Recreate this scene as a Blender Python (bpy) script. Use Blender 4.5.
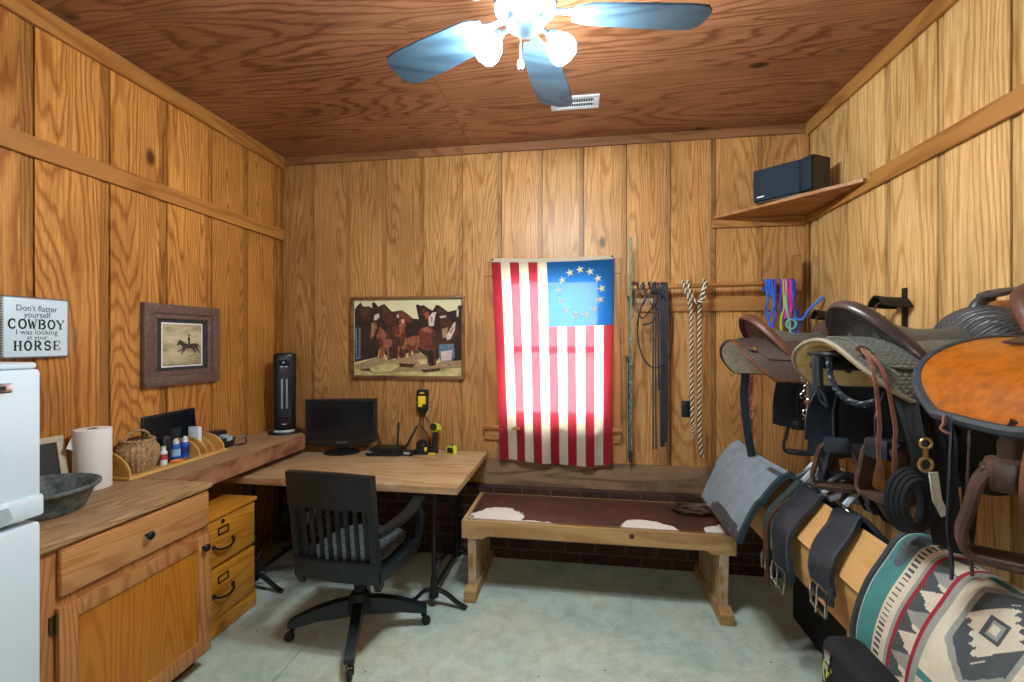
import bpy, bmesh, math, random
from mathutils import Vector, Matrix, noise as mnoise

random.seed(7)
for o in list(bpy.data.objects):
    bpy.data.objects.remove(o)
SC = bpy.context.scene
COL = SC.collection
PI = math.pi

# ------------------------------------------------------------------ camera, sky, exposure
cam_d = bpy.data.cameras.new('camera')
cam_d.sensor_width = 36.0
cam_d.lens = 450.0 / 1024.0 * 36.0
cam_d.clip_start = 0.02
cam = bpy.data.objects.new('camera', cam_d)
COL.objects.link(cam)
cam.location = (0, 0, 1.59)
cam.rotation_euler = (PI / 2, 0, math.atan(0.1503))
SC.camera = cam

world = bpy.data.worlds.new('overcast_sky')
SC.world = world
world.use_nodes = True
bg = world.node_tree.nodes['Background']
bg.inputs[0].default_value = (0.86, 0.93, 1.0, 1)
bg.inputs[1].default_value = 22.0

SC.view_settings.view_transform = 'Standard'
SC.view_settings.look = 'None'
SC.view_settings.exposure = 0.08
SC.view_settings.gamma = 1.0
SC.view_settings.use_curve_mapping = False
LAMP_STRENGTH = 410.0            # the three bulbs of the fan

# ------------------------------------------------------------------ mesh builder
class M:
    def __init__(s):
        s.bm = bmesh.new()
        s.lay = s.bm.faces.layers.float.new('board')

    def add(s, vs, fs, mi=0, T=None, board=0.0):
        bv = [s.bm.verts.new((T @ Vector(v)) if T is not None else v) for v in vs]
        for k, f in enumerate(fs):
            try:
                nf = s.bm.faces.new([bv[i] for i in f])
            except ValueError:
                continue
            nf.material_index = mi[k] if isinstance(mi, list) else mi
            nf[s.lay] = board
        return s

    def box(s, c, d, bev=0.0, mi=0, T=None, board=0.0, seg=2):
        t = bmesh.new()
        bmesh.ops.create_cube(t, size=1.0)
        for v in t.verts:
            v.co = Vector((v.co.x * d[0], v.co.y * d[1], v.co.z * d[2]))
        if bev > 0:
            b = min(bev, min(d) * 0.49)
            bmesh.ops.bevel(t, geom=list(t.edges), offset=b, segments=seg, profile=0.5, affect='EDGES')
        t.verts.index_update()
        vs = [v.co + Vector(c) for v in t.verts]
        fs = [[v.index for v in f.verts] for f in t.faces]
        t.free()
        return s.add(vs, fs, mi, T, board)

    def b2(s, lo, hi, bev=0.0, mi=0, T=None, board=0.0):
        return s.box([(a + b) / 2 for a, b in zip(lo, hi)], [abs(b - a) for a, b in zip(lo, hi)], bev, mi, T, board)

    def prism(s, poly, z0, z1, mi=0, T=None, board=0.0):
        n = len(poly)
        vs = [(p[0], p[1], z0) for p in poly] + [(p[0], p[1], z1) for p in poly]
        fs = [list(range(n))[::-1], [n + i for i in range(n)]]
        for i in range(n):
            j = (i + 1) % n
            fs.append([i, j, n + j, n + i])
        return s.add(vs, fs, mi, T, board)

    def sweep(s, prof, pts, side=None, closed=False, mi=0, T=None, scale=None, caps=True):
        pts = [Vector(p) for p in pts]
        n = len(pts); k = len(prof)
        vs = []; fs = []
        prev = None
        for i, p in enumerate(pts):
            if closed:
                t = pts[(i + 1) % n] - pts[i - 1]
            else:
                t = pts[min(i + 1, n - 1)] - pts[max(i - 1, 0)]
            if t.length < 1e-9:
                t = Vector((0, 0, 1))
            t.normalize()
            if side is not None:
                h = Vector(side[i]) if isinstance(side, list) else Vector(side)
            elif prev is not None:
                h = prev
            else:
                h = Vector((1, 0, 0)) if abs(t.x) < 0.8 else Vector((0, 1, 0))
            sd = h - t * h.dot(t)
            if sd.length < 1e-6:
                sd = t.orthogonal()
            sd.normalize()
            up = t.cross(sd)
            prev = sd
            sc = scale[i] if scale else 1.0
            for a, b in prof:
                vs.append(p + sd * (a * sc) + up * (b * sc))
        m = n if closed else n - 1
        for i in range(m):
            i2 = (i + 1) % n
            for j in range(k):
                j2 = (j + 1) % k
                fs.append([i * k + j, i * k + j2, i2 * k + j2, i2 * k + j])
        if caps and not closed:
            fs.append([j for j in range(k)][::-1])
            fs.append([(n - 1) * k + j for j in range(k)])
        return s.add(vs, fs, mi, T)

    def tube(s, pts, r, seg=8, closed=False, mi=0, T=None, scale=None, flat=1.0, side=None):
        prof = [(r * math.cos(2 * PI * i / seg), r * flat * math.sin(2 * PI * i / seg)) for i in range(seg)]
        return s.sweep(prof, pts, side, closed, mi, T, scale)

    def strap(s, pts, w, t, side, mi=0, T=None, closed=False, scale=None):
        return s.sweep([(-w / 2, -t / 2), (w / 2, -t / 2), (w / 2, t / 2), (-w / 2, t / 2)], pts, side, closed, mi, T, scale)

    def lathe(s, prof, seg=24, mi=0, T=None, sx=1.0, sy=1.0):
        vs = []; fs = []
        n = len(prof)
        for i in range(seg):
            a = 2 * PI * i / seg
            for r, z in prof:
                vs.append((max(r, 1e-5) * math.cos(a) * sx, max(r, 1e-5) * math.sin(a) * sy, z))
        for i in range(seg):
            i2 = (i + 1) % seg
            for j in range(n - 1):
                fs.append([i * n + j, i2 * n + j, i2 * n + j + 1, i * n + j + 1])
        fs.append([i * n for i in range(seg)][::-1])
        fs.append([i * n + n - 1 for i in range(seg)])
        return s.add(vs, fs, mi, T)

    def ball(s, c, r, seg=16, mi=0, T=None, sz=1.0):
        prof = [(r * math.cos(a), r * sz * math.sin(a)) for a in [(-0.5 + i / 10) * PI for i in range(11)]]
        TT = Matrix.Translation(c)
        return s.lathe(prof, seg, mi, (T @ TT) if T is not None else TT)

    def shell(s, fn, nu, nv, th, mi=0, mi_in=None, T=None, mif=None):
        """two-sided surface of thickness th; fn(u, v) with u, v in 0..1"""
        if mi_in is None:
            mi_in = mi
        P = [[Vector(fn(i / nu, j / nv)) for j in range(nv + 1)] for i in range(nu + 1)]
        def nrm(i, j):
            du = P[min(i + 1, nu)][j] - P[max(i - 1, 0)][j]
            dv = P[i][min(j + 1, nv)] - P[i][max(j - 1, 0)]
            n = du.cross(dv)
            return n.normalized() if n.length > 1e-12 else Vector((0, 0, 1))
        vs = []; fs = []; ms = []
        w = nv + 1; tot = (nu + 1) * w
        for i in range(nu + 1):
            for j in range(w):
                vs.append(P[i][j])
        for i in range(nu + 1):
            for j in range(w):
                vs.append(P[i][j] - nrm(i, j) * th)
        for i in range(nu):
            for j in range(nv):
                a, b, c, d = i * w + j, (i + 1) * w + j, (i + 1) * w + j + 1, i * w + j + 1
                fs.append([a, b, c, d]); ms.append(mif((i + .5) / nu, (j + .5) / nv) if mif else mi)
                fs.append([tot + d, tot + c, tot + b, tot + a]); ms.append(mi_in)
        for i in range(nu):
            for j in (0, nv):
                a, b = i * w + j, (i + 1) * w + j
                fs.append([a, b, tot + b, tot + a]); ms.append(mi)
        for j in range(nv):
            for i in (0, nu):
                a, b = i * w + j, i * w + j + 1
                fs.append([a, b, tot + b, tot + a]); ms.append(mi)
        return s.add(vs, fs, ms, T)

ROOTM = {}
def obj(name, m, mats, parent=None, smooth=True, world=False, ang=40):
    if world and parent is not None:
        m.bm.transform(ROOTM[parent.name].inverted())
    bmesh.ops.recalc_face_normals(m.bm, faces=list(m.bm.faces))
    me = bpy.data.meshes.new(name)
    m.bm.to_mesh(me); m.bm.free()
    for mm in (mats if isinstance(mats, (list, tuple)) else [mats]):
        me.materials.append(mm)
    if smooth:
        me.shade_smooth()
        me.set_sharp_from_angle(angle=math.radians(ang))
    o = bpy.data.objects.new(name, me)
    COL.objects.link(o)
    if parent is not None:
        o.parent = parent
        ROOTM[o.name] = ROOTM[parent.name]
    return o

def tag(o, label, cat, group=None, kind=None):
    o['label'] = label; o['category'] = cat
    if group: o['group'] = group
    if kind: o['kind'] = kind
    return o

def thing(name, label, cat, loc=(0, 0, 0), rotz=0.0, group=None):
    o = bpy.data.objects.new(name, None)
    COL.objects.link(o)
    o.empty_display_size = 0.1
    o.location = loc; o.rotation_euler = (0, 0, rotz)
    ROOTM[o.name] = Matrix.Translation(loc) @ Matrix.Rotation(rotz, 4, 'Z')
    return tag(o, label, cat, group)

def single(name, m, mats, label, cat, group=None, smooth=True, ang=40, kind=None):
    """a thing that is one mesh: origin moved to its base centre"""
    vs = [v.co for v in m.bm.verts]
    lo = Vector([min(v[i] for v in vs) for i in range(3)]); hi = Vector([max(v[i] for v in vs) for i in range(3)])
    c = Vector(((lo.x + hi.x) / 2, (lo.y + hi.y) / 2, lo.z))
    m.bm.transform(Matrix.Translation(-c))
    o = obj(name, m, mats, None, smooth, ang=ang)
    o.location = c
    return tag(o, label, cat, group, kind)

def struct(name, m, mats, smooth=False, parent=None):
    o = obj(name, m, mats, parent, smooth)
    if parent is None:
        o['kind'] = 'structure'
    return o

def dup(root, loc=None, rotz=None, label=None):
    r = root.copy(); COL.objects.link(r)
    if loc is not None: r.location = loc
    if rotz is not None: r.rotation_euler = (0, 0, rotz)
    if label: r['label'] = label
    for ch in list(root.children):
        c = ch.copy(); COL.objects.link(c); c.parent = r
        for g in list(ch.children):
            d = g.copy(); COL.objects.link(d); d.parent = c
    return r

def R(ax, deg): return Matrix.Rotation(math.radians(deg), 4, ax)
def TL(x, y, z): return Matrix.Translation((x, y, z))
def basis(o, x, y, z):
    m = Matrix((( x[0], y[0], z[0], o[0]), (x[1], y[1], z[1], o[1]), (x[2], y[2], z[2], o[2]), (0, 0, 0, 1)))
    return m
def on_left(y, z, x=-2.38):   # face looking +X
    return basis((x, y, z), (0, 1, 0), (0, 0, 1), (1, 0, 0))
def on_back(x, z, y=3.35):    # face looking -Y
    return basis((x, y, z), (1, 0, 0), (0, 0, 1), (0, -1, 0))
def bez(pts, n=8):
    """Catmull-Rom through pts"""
    P = [Vector(p) for p in pts]; out = []
    for i in range(len(P) - 1):
        p0 = P[max(i - 1, 0)]; p1 = P[i]; p2 = P[i + 1]; p3 = P[min(i + 2, len(P) - 1)]
        for k in range(n):
            t = k / n
            out.append(0.5 * ((2 * p1) + (-p0 + p2) * t + (2 * p0 - 5 * p1 + 4 * p2 - p3) * t * t + (-p0 + 3 * p1 - 3 * p2 + p3) * t ** 3))
    out.append(P[-1])
    return out

# ------------------------------------------------------------------ materials
def srgb(r, g, b):
    f = lambda c: (c / 255 / 12.92) if c / 255 <= 0.04045 else ((c / 255 + 0.055) / 1.055) ** 2.4
    return (f(r), f(g), f(b), 1)

class NT:
    def __init__(s, name):
        s.m = bpy.data.materials.new(name); s.m.use_nodes = True
        s.t = s.m.node_tree; s.n = s.t.nodes
        s.b = s.n['Principled BSDF']; s.out = s.n['Material Output']
    def new(s, ty, **kw):
        x = s.n.new(ty)
        for k, v in kw.items():
            setattr(x, k, v)
        return x
    def ln(s, a, b): s.t.links.new(a, b)
    def math(s, op, a, b=None):
        x = s.new('ShaderNodeMath', operation=op)
        for i, v in enumerate((a, b)):
            if v is None: continue
            if isinstance(v, (int, float)): x.inputs[i].default_value = v
            else: s.ln(v, x.inputs[i])
        return x.outputs[0]
    def map(s, src, scale, loc=(0, 0, 0), rot=(0, 0, 0)):
        x = s.new('ShaderNodeMapping')
        x.inputs['Scale'].default_value = scale; x.inputs['Location'].default_value = loc
        x.inputs['Rotation'].default_value = rot
        s.ln(src, x.inputs['Vector']); return x.outputs[0]
    def noise(s, vec, scale, detail=2, rough=0.5, dist=0.0):
        x = s.new('ShaderNodeTexNoise')
        x.inputs['Scale'].default_value = scale; x.inputs['Detail'].default_value = detail
        x.inputs['Roughness'].default_value = rough; x.inputs['Distortion'].default_value = dist
        s.ln(vec, x.inputs['Vector']); return x.outputs['Fac']
    def ramp(s, fac, stops):
        x = s.new('ShaderNodeValToRGB'); e = x.color_ramp.elements
        while len(e) < len(stops): e.new(0.5)
        for i, (p, c) in enumerate(stops):
            e[i].position = p; e[i].color = c if len(c) == 4 else (*c, 1)
        s.ln(fac, x.inputs[0]); return x.outputs[0]
    def mix(s, fac, a, b, mode='MIX'):
        x = s.new('ShaderNodeMix', data_type='RGBA', blend_type=mode)
        for sock, v in ((x.inputs[0], fac), (x.inputs[6], a), (x.inputs[7], b)):
            if isinstance(v, (int, float)): sock.default_value = v
            elif isinstance(v, tuple): sock.default_value = v
            else: s.ln(v, sock)
        return x.outputs[2]
    def bump(s, h, strength, dist=0.002):
        x = s.new('ShaderNodeBump')
        x.inputs['Strength'].default_value = strength; x.inputs['Distance'].default_value = dist
        s.ln(h, x.inputs['Height']); s.ln(x.outputs[0], s.b.inputs['Normal'])
    def col(s, c):
        if isinstance(c, tuple): s.b.inputs['Base Color'].default_value = c
        else: s.ln(c, s.b.inputs['Base Color'])
    def set(s, rough=0.5, metal=0.0, spec=0.5):
        s.b.inputs['Roughness'].default_value = rough; s.b.inputs['Metallic'].default_value = metal
        s.b.inputs['Specular IOR Level'].default_value = spec
    def obj(s): return s.new('ShaderNodeTexCoord').outputs['Object']

def mul(c, k): return (c[0] * k, c[1] * k, c[2] * k, 1)

def board_wood(name, light, mid, dark, rings=38.0, ceiling=False, groove=0.55):
    q = NT(name)
    sep = q.new('ShaderNodeSeparateXYZ'); q.ln(q.obj(), sep.inputs[0])
    at = q.new('ShaderNodeAttribute', attribute_name='board').outputs['Fac']
    com = q.new('ShaderNodeCombineXYZ')
    if ceiling:
        q.ln(sep.outputs[1], com.inputs[0]); q.ln(sep.outputs[0], com.inputs[2])
    else:
        q.ln(q.math('ADD', sep.outputs[0], sep.outputs[1]), com.inputs[0]); q.ln(sep.outputs[2], com.inputs[2])
    q.ln(q.math('MULTIPLY', at, 3.17), com.inputs[1])
    v = com.outputs[0]
    base = q.noise(q.map(v, (3.6, 1, 0.30)), 1.0, 1.0, 0.4, 0.2)
    wob = q.noise(q.map(v, (16, 1, 3.0)), 1.0, 2, 0.5)
    ring = q.math('SINE', q.math('MULTIPLY', q.math('ADD', base, q.math('MULTIPLY', wob, 0.05)), rings * 2 * PI))
    ring = q.math('ADD', q.math('MULTIPLY', ring, 0.5), 0.5)
    fib = q.noise(q.map(v, (130, 1, 4)), 1.0, 3, 0.7)
    blot = q.noise(q.map(v, (2.5, 1, 1.4)), 1.0, 3, 0.55)
    c = q.ramp(ring, [(0.0, light), (0.35, light), (0.75, mid), (1.0, dark)])
    c = q.mix(q.ramp(fib, [(0.35, (0, 0, 0)), (0.7, (1, 1, 1))]), q.mix(1.0, c, (1.06, 1.05, 1.03, 1), 'MULTIPLY'), q.mix(1.0, c, (0.66, 0.58, 0.48, 1), 'MULTIPLY'))
    c = q.mix(1.0, c, q.ramp(blot, [(0.25, (0.72, 0.68, 0.62)), (0.55, (1, 1, 1)), (0.8, (1.14, 1.12, 1.06))]), 'MULTIPLY')
    wn = q.new('ShaderNodeTexWhiteNoise', noise_dimensions='1D'); q.ln(at, wn.inputs['W'])
    c = q.mix(1.0, c, q.ramp(wn.outputs[0], [(0, (0.82, 0.79, 0.75)), (0.5, (1, 1, 1)), (1, (1.12, 1.1, 1.08))]), 'MULTIPLY')
    # recessed strips carry negative board numbers: greyer, more weathered wood
    c = q.mix(q.math('MULTIPLY', q.math('LESS_THAN', at, -0.5), groove), c, q.mix(1.0, c, (0.62, 0.6, 0.58, 1), 'MULTIPLY'))
    # a few knots
    vo = q.new('ShaderNodeTexVoronoi'); q.ln(q.map(v, (2.1, 0.37, 1.15)), vo.inputs['Vector']); vo.inputs['Scale'].default_value = 1.0
    kn = q.ramp(vo.outputs['Distance'], [(0.035, (1, 1, 1)), (0.075, (0, 0, 0))])
    c = q.mix(kn, c, mul(dark, 0.25))
    q.col(c); q.set(0.42, 0, 0.35)
    q.bump(q.math('ADD', q.math('MULTIPLY', ring, 0.6), fib), 0.25, 0.0012)
    return q.m

def wood(name, light, dark, ax='x', rings=9.0, scale=1.0, rough=0.45, fibre=0.5, worn=None, bump=0.2, stretch=0.12):
    q = NT(name)
    o = q.obj()
    i = 'xyz'.index(ax)
    s1 = [5.0 * scale] * 3; s1[i] = 5.0 * scale * stretch
    s2 = [170.0] * 3; s2[i] = 6.0
    base = q.noise(q.map(o, tuple(s1), (3.1, 1.7, 5.3)), 1.0, 1.5, 0.45, 0.3)
    ring = q.math('ADD', q.math('MULTIPLY', q.math('SINE', q.math('MULTIPLY', base, rings * 2 * PI)), 0.5), 0.5)
    fib = q.noise(q.map(o, tuple(s2)), 1.0, 2, 0.6)
    c = q.ramp(ring, [(0.0, light), (0.5, light), (1.0, dark)])
    c = q.mix(q.math('MULTIPLY', fib, fibre), c, q.mix(1.0, c, (0.55, 0.5, 0.45, 1), 'MULTIPLY'))
    if worn:
        wn = q.noise(o, 6.0, 4, 0.65)
        c = q.mix(q.ramp(wn, [(0.45, (0, 0, 0)), (0.68, (1, 1, 1))]), c, worn)
    q.col(c); q.set(rough, 0, 0.4)
    q.bump(fib, bump, 0.001)
    return q.m

def plain(name, c, rough=0.5, metal=0.0, var=0.0, vscale=12.0, bump=0.0, bscale=200.0, spec=0.5, var_c=None):
    q = NT(name)
    if var > 0 or var_c:
        n = q.noise(q.obj(), vscale, 4, 0.6)
        q.col(q.mix(q.ramp(n, [(0.35, (0, 0, 0)), (0.7, (1, 1, 1))]), c, var_c or mul(c, 1 - var)))
    else:
        q.col(c)
    q.set(rough, metal, spec)
    if bump > 0:
        q.bump(q.noise(q.obj(), bscale, 3, 0.6), bump, 0.002)
    return q.m

def weave(name, c, c2, scale=70.0, rough=0.45, bump=0.8):
    """basket-stamped leather"""
    q = NT(name)
    sep = q.new('ShaderNodeSeparateXYZ'); q.ln(q.obj(), sep.inputs[0])
    a = q.math('SINE', q.math('MULTIPLY', q.math('ADD', sep.outputs[0], q.math('MULTIPLY', sep.outputs[1], 0.7)), scale * 2 * PI))
    b = q.math('SINE', q.math('MULTIPLY', q.math('SUBTRACT', q.math('ABSOLUTE', sep.outputs[1]), sep.outputs[2]), scale * 2 * PI))
    h = q.math('MINIMUM', q.math('ABSOLUTE', a), q.math('ABSOLUTE', b))
    n = q.noise(q.obj(), 9, 4, 0.6)
    cc = q.mix(q.ramp(n, [(0.3, (0, 0, 0)), (0.75, (1, 1, 1))]), c, c2)
    cc = q.mix(q.ramp(h, [(0.1, (0.75, 0.75, 0.75)), (0.45, (0, 0, 0))]), cc, mul(c, 0.4))
    q.col(cc); q.set(rough, 0, 0.5)
    q.bump(h, bump, 0.004)
    return q.m

def cloth(name, c, c2, scale=220.0, trans=0.0, rough=0.9):
    q = NT(name)
    n = q.noise(q.obj(), scale, 2, 0.7)
    n2 = q.noise(q.obj(), 14, 3, 0.6)
    cc = q.mix(n, c, c2)
    cc = q.mix(1.0, cc, q.ramp(n2, [(0.3, (0.86, 0.86, 0.86)), (0.7, (1.08, 1.08, 1.08))]), 'MULTIPLY')
    q.col(cc); q.set(rough, 0, 0.2)
    q.bump(n, 0.5, 0.002)
    if trans > 0:
        tr = q.new('ShaderNodeBsdfTranslucent'); q.ln(cc, tr.inputs[0])
        mx = q.new('ShaderNodeMixShader'); mx.inputs[0].default_value = trans
        q.ln(q.b.outputs[0], mx.inputs[1]); q.ln(tr.outputs[0], mx.inputs[2]); q.ln(mx.outputs[0], q.out.inputs[0])
    return q.m

def emit(name, c, s):
    q = NT(name)
    q.b.inputs['Base Color'].default_value = (0.9, 0.9, 0.9, 1)
    q.b.inputs['Emission Color'].default_value = c; q.b.inputs['Emission Strength'].default_value = s
    return q.m

W_LEFT = board_wood('pine_board_amber', srgb(200, 142, 72), srgb(186, 126, 58), srgb(162, 102, 44))
W_BACK = board_wood('pine_board_honey', srgb(196, 150, 96), srgb(186, 138, 83), srgb(168, 120, 68))
W_RIGHT = board_wood('pine_board_pale', srgb(218, 182, 124), srgb(209, 170, 110), srgb(190, 146, 86), rings=26, groove=0.35)
W_CEIL = board_wood('plywood_ceiling', srgb(160, 114, 84), srgb(149, 102, 73), srgb(122, 78, 52), rings=34, ceiling=True)
TRIM_L = wood('trim_pine_amber', srgb(184, 126, 62), srgb(160, 102, 46), 'y', 8)
TRIM_B = wood('trim_pine_honey', srgb(180, 128, 72), srgb(154, 102, 52), 'x', 8)
TRIM_R = wood('trim_pine_tan', srgb(180, 128, 66), srgb(156, 104, 50), 'y', 7)
TRIM_D = wood('trim_pine_dark', srgb(150, 104, 66), srgb(128, 84, 52), 'x', 8)
TRIM_V = wood('trim_pine_upright', srgb(174, 124, 66), srgb(150, 98, 48), 'z', 7)
OAK = wood('golden_oak', srgb(220, 154, 50), srgb(196, 124, 32), 'z', 18, rough=0.35)
OAK_Y = wood('golden_oak_across', srgb(216, 150, 52), srgb(192, 122, 34), 'y', 20, rough=0.35)
MAPLE_PANEL = wood('amber_birch_panel', srgb(206, 134, 42), srgb(188, 112, 28), 'z', 24, scale=0.9, fibre=0.7, rough=0.33)
CAB_Y = wood('hickory_across', srgb(210, 152, 96), srgb(190, 128, 74), 'y', 26, fibre=0.7, rough=0.4)
CAB_Z = wood('hickory_upright', srgb(202, 142, 86), srgb(178, 114, 64), 'z', 22, fibre=0.7, rough=0.4)
COUNTER = wood('weathered_counter_wood', srgb(192, 156, 112), srgb(148, 112, 74), 'y', 20, scale=1.3, rough=0.6, worn=srgb(150, 122, 92))
BEAM_M = wood('rough_sawn_beam', srgb(150, 100, 68), srgb(112, 66, 42), 'y', 5, rough=0.75, worn=srgb(170, 120, 86), bump=0.6)
DESK_M = wood('worn_desk_plywood', srgb(192, 158, 114), srgb(168, 130, 88), 'x', 8, rough=0.55, worn=srgb(182, 156, 122))
BENCH_M = wood('bench_pine', srgb(196, 160, 106), srgb(170, 128, 78), 'x', 6, rough=0.6, worn=srgb(178, 146, 100))
BENCH_V = wood('bench_pine_upright', srgb(186, 148, 98), srgb(156, 116, 70), 'z', 6, rough=0.6, worn=srgb(196, 176, 150))
OLDBOARD = wood('old_grey_board', srgb(148, 116, 82), srgb(104, 78, 52), 'x', 7, rough=0.75, worn=srgb(120, 96, 72), bump=0.5)
PLY = wood('rack_plywood', srgb(222, 172, 106), srgb(198, 144, 82), 'y', 4, rough=0.55)
LIGHTWOOD = wood('blond_plywood', srgb(226, 182, 104), srgb(206, 156, 78), 'y', 5, rough=0.5)
DARKWOOD = wood('dark_brown_wood', srgb(104, 62, 34), srgb(72, 40, 20), 'z', 5, rough=0.6)

WHITE = plain('white_enamel', srgb(216, 232, 240), 0.3, var=0.03, vscale=2)
GREYP = plain('grey_plastic', srgb(168, 180, 188), 0.4)
PAPER = plain('white_paper', srgb(238, 238, 236), 0.95, bump=0.4, bscale=160)
CHROME = plain('chrome', srgb(210, 210, 208), 0.22, 1.0)
BRASS = plain('brass', srgb(205, 180, 120), 0.3, 1.0)
BLACKP = plain('black_plastic', srgb(22, 25, 30), 0.35, var=0.2)
BLACKM = plain('black_iron', srgb(30, 32, 34), 0.5, 0.4, var=0.3, vscale=30)
SCREEN = plain('dark_screen', srgb(14, 20, 27), 0.18)
NAVYBLK = plain('blue_black_fabric', srgb(12, 30, 46), 0.8, bump=0.3, bscale=600)
CHAIRBLK = plain('worn_black_paint', srgb(11, 20, 24), 0.38, var_c=srgb(24, 36, 42), vscale=25, bump=0.15, bscale=60)
CUSHION = plain('patterned_dark_cushion', srgb(36, 48, 52), 0.9, var_c=srgb(92, 104, 106), vscale=55, bump=0.5, bscale=120)
RUBBER = plain('weathered_rubber', srgb(66, 74, 78), 0.85, var_c=srgb(122, 130, 126), vscale=34, bump=0.5, bscale=140)
LEA_BLK = plain('black_leather', srgb(18, 28, 36), 0.5, var_c=srgb(36, 48, 58), vscale=16, bump=0.25, bscale=260)
LEA_BLK2 = plain('matte_black_webbing', srgb(15, 18, 22), 0.8, var=0.3, bump=0.4, bscale=300)
LEA_DK = plain('dark_brown_leather', srgb(56, 40, 34), 0.45, var_c=srgb(88, 62, 50), vscale=14, bump=0.3, bscale=220)
LEA_BRN = plain('brown_leather', srgb(104, 62, 42), 0.42, var_c=srgb(70, 42, 30), vscale=12, bump=0.25, bscale=220)
LEA_TAN = plain('rawhide_string_leather', srgb(146, 98, 82), 0.55, var_c=srgb(112, 70, 58), vscale=18)
LEA_GRY = plain('greyed_seat_leather', srgb(92, 92, 86), 0.5, var_c=srgb(70, 70, 66), vscale=10, bump=0.2, bscale=240)
WEAVE_G = weave('grey_basket_stamped_leather', srgb(126, 126, 116), srgb(92, 92, 86), 27)
WEAVE_D = weave('dark_basket_stamped_leather', srgb(80, 80, 80), srgb(54, 52, 52), 27)
TOOLED = weave('brown_tooled_leather', srgb(92, 68, 58), srgb(62, 48, 44), 32)
FLEECE_W = plain('white_fleece', srgb(230, 222, 204), 0.95, var_c=srgb(200, 190, 168), vscale=30, bump=0.9, bscale=90)
FLEECE_Y = plain('yellowed_fleece', srgb(232, 202, 144), 0.95, var_c=srgb(206, 170, 108), vscale=24, bump=0.9, bscale=90)
AMBER = plain('amber_slick_leather', srgb(180, 98, 14), 0.28, var_c=srgb(140, 72, 8), vscale=40, bump=0.25, bscale=320)
FELT = cloth('grey_felt', srgb(158, 170, 178), srgb(96, 108, 116), 130)
FELT_D = cloth('dark_teal_felt', srgb(58, 74, 80), srgb(42, 56, 62), 260)
OLIVE = cloth('olive_webbing', srgb(70, 78, 72), srgb(50, 58, 54), 260)

def brick_mat():
    q = NT('dark_brick')
    sep = q.new('ShaderNodeSeparateXYZ'); q.ln(q.obj(), sep.inputs[0])
    com = q.new('ShaderNodeCombineXYZ')
    q.ln(q.math('ADD', sep.outputs[0], sep.outputs[1]), com.inputs[0]); q.ln(sep.outputs[2], com.inputs[1])
    br = q.new('ShaderNodeTexBrick'); q.ln(com.outputs[0], br.inputs['Vector'])
    br.inputs['Color1'].default_value = srgb(70, 42, 34); br.inputs['Color2'].default_value = srgb(50, 30, 26)
    br.inputs['Mortar'].default_value = srgb(84, 72, 64)
    br.inputs['Scale'].default_value = 1.0; br.inputs['Brick Width'].default_value = 0.21
    br.inputs['Row Height'].default_value = 0.075; br.inputs['Mortar Size'].default_value = 0.006
    n = q.noise(q.obj(), 30, 4, 0.6)
    q.col(q.mix(1.0, br.outputs[0], q.ramp(n, [(0.3, (0.7, 0.7, 0.7)), (0.7, (1.15, 1.15, 1.15))]), 'MULTIPLY'))
    q.set(0.9); q.bump(br.outputs['Fac'], -0.6, 0.004)
    return q.m
BRICK = brick_mat()

def concrete():
    q = NT('sealed_concrete')
    o = q.obj()
    n1 = q.noise(o, 1.6, 5, 0.6, 0.4); n2 = q.noise(o, 9, 6, 0.7, 0.6); n3 = q.noise(o, 60, 3, 0.6)
    c = q.ramp(n1, [(0.3, srgb(170, 192, 180)), (0.5, srgb(198, 212, 200)), (0.7, srgb(208, 210, 180))])
    c = q.mix(1.0, c, q.ramp(n2, [(0.3, (0.74, 0.78, 0.76)), (0.55, (1, 1, 1)), (0.75, (1.15, 1.15, 1.12))]), 'MULTIPLY')
    c = q.mix(1.0, c, q.ramp(n3, [(0.3, (0.9, 0.9, 0.9)), (0.6, (1, 1, 1))]), 'MULTIPLY')
    sp = q.new('ShaderNodeTexVoronoi'); sp.inputs['Scale'].default_value = 7.0; q.ln(o, sp.inputs['Vector'])
    c = q.mix(q.ramp(sp.outputs['Distance'], [(0.03, (1, 1, 1)), (0.05, (0, 0, 0))]), c, srgb(96, 96, 88))
    q.col(c); q.set(0.55, 0, 0.35)
    q.ln(q.ramp(n2, [(0.3, (0.45, 0.45, 0.45)), (0.7, (0.7, 0.7, 0.7))]), q.b.inputs['Roughness'])
    return q.m
CONC = concrete()

def glass():
    q = NT('window_glass')
    tr = q.new('ShaderNodeBsdfTransparent'); gl = q.new('ShaderNodeBsdfGlossy'); gl.inputs['Roughness'].default_value = 0.03
    mx = q.new('ShaderNodeMixShader'); mx.inputs[0].default_value = 0.06
    q.ln(tr.outputs[0], mx.inputs[1]); q.ln(gl.outputs[0], mx.inputs[2]); q.ln(mx.outputs[0], q.out.inputs[0])
    return q.m
GLASS = glass()

# ------------------------------------------------------------------ the room
XL, XR, YB, YF, ZC = -2.39, 1.55, 3.357, -1.0, 3.08

m = M()
m.b2((XL - .15, YF - .15, -0.12), (-1.418, YB + .15, 0))
m.b2((-1.412, YF - .15, -0.12), (XR + .15, YB + .15, 0))
m.b2((-1.42, YF - .15, -0.13), (-1.41, YB + .15, -0.008))
struct('floor', m, CONC)

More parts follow.
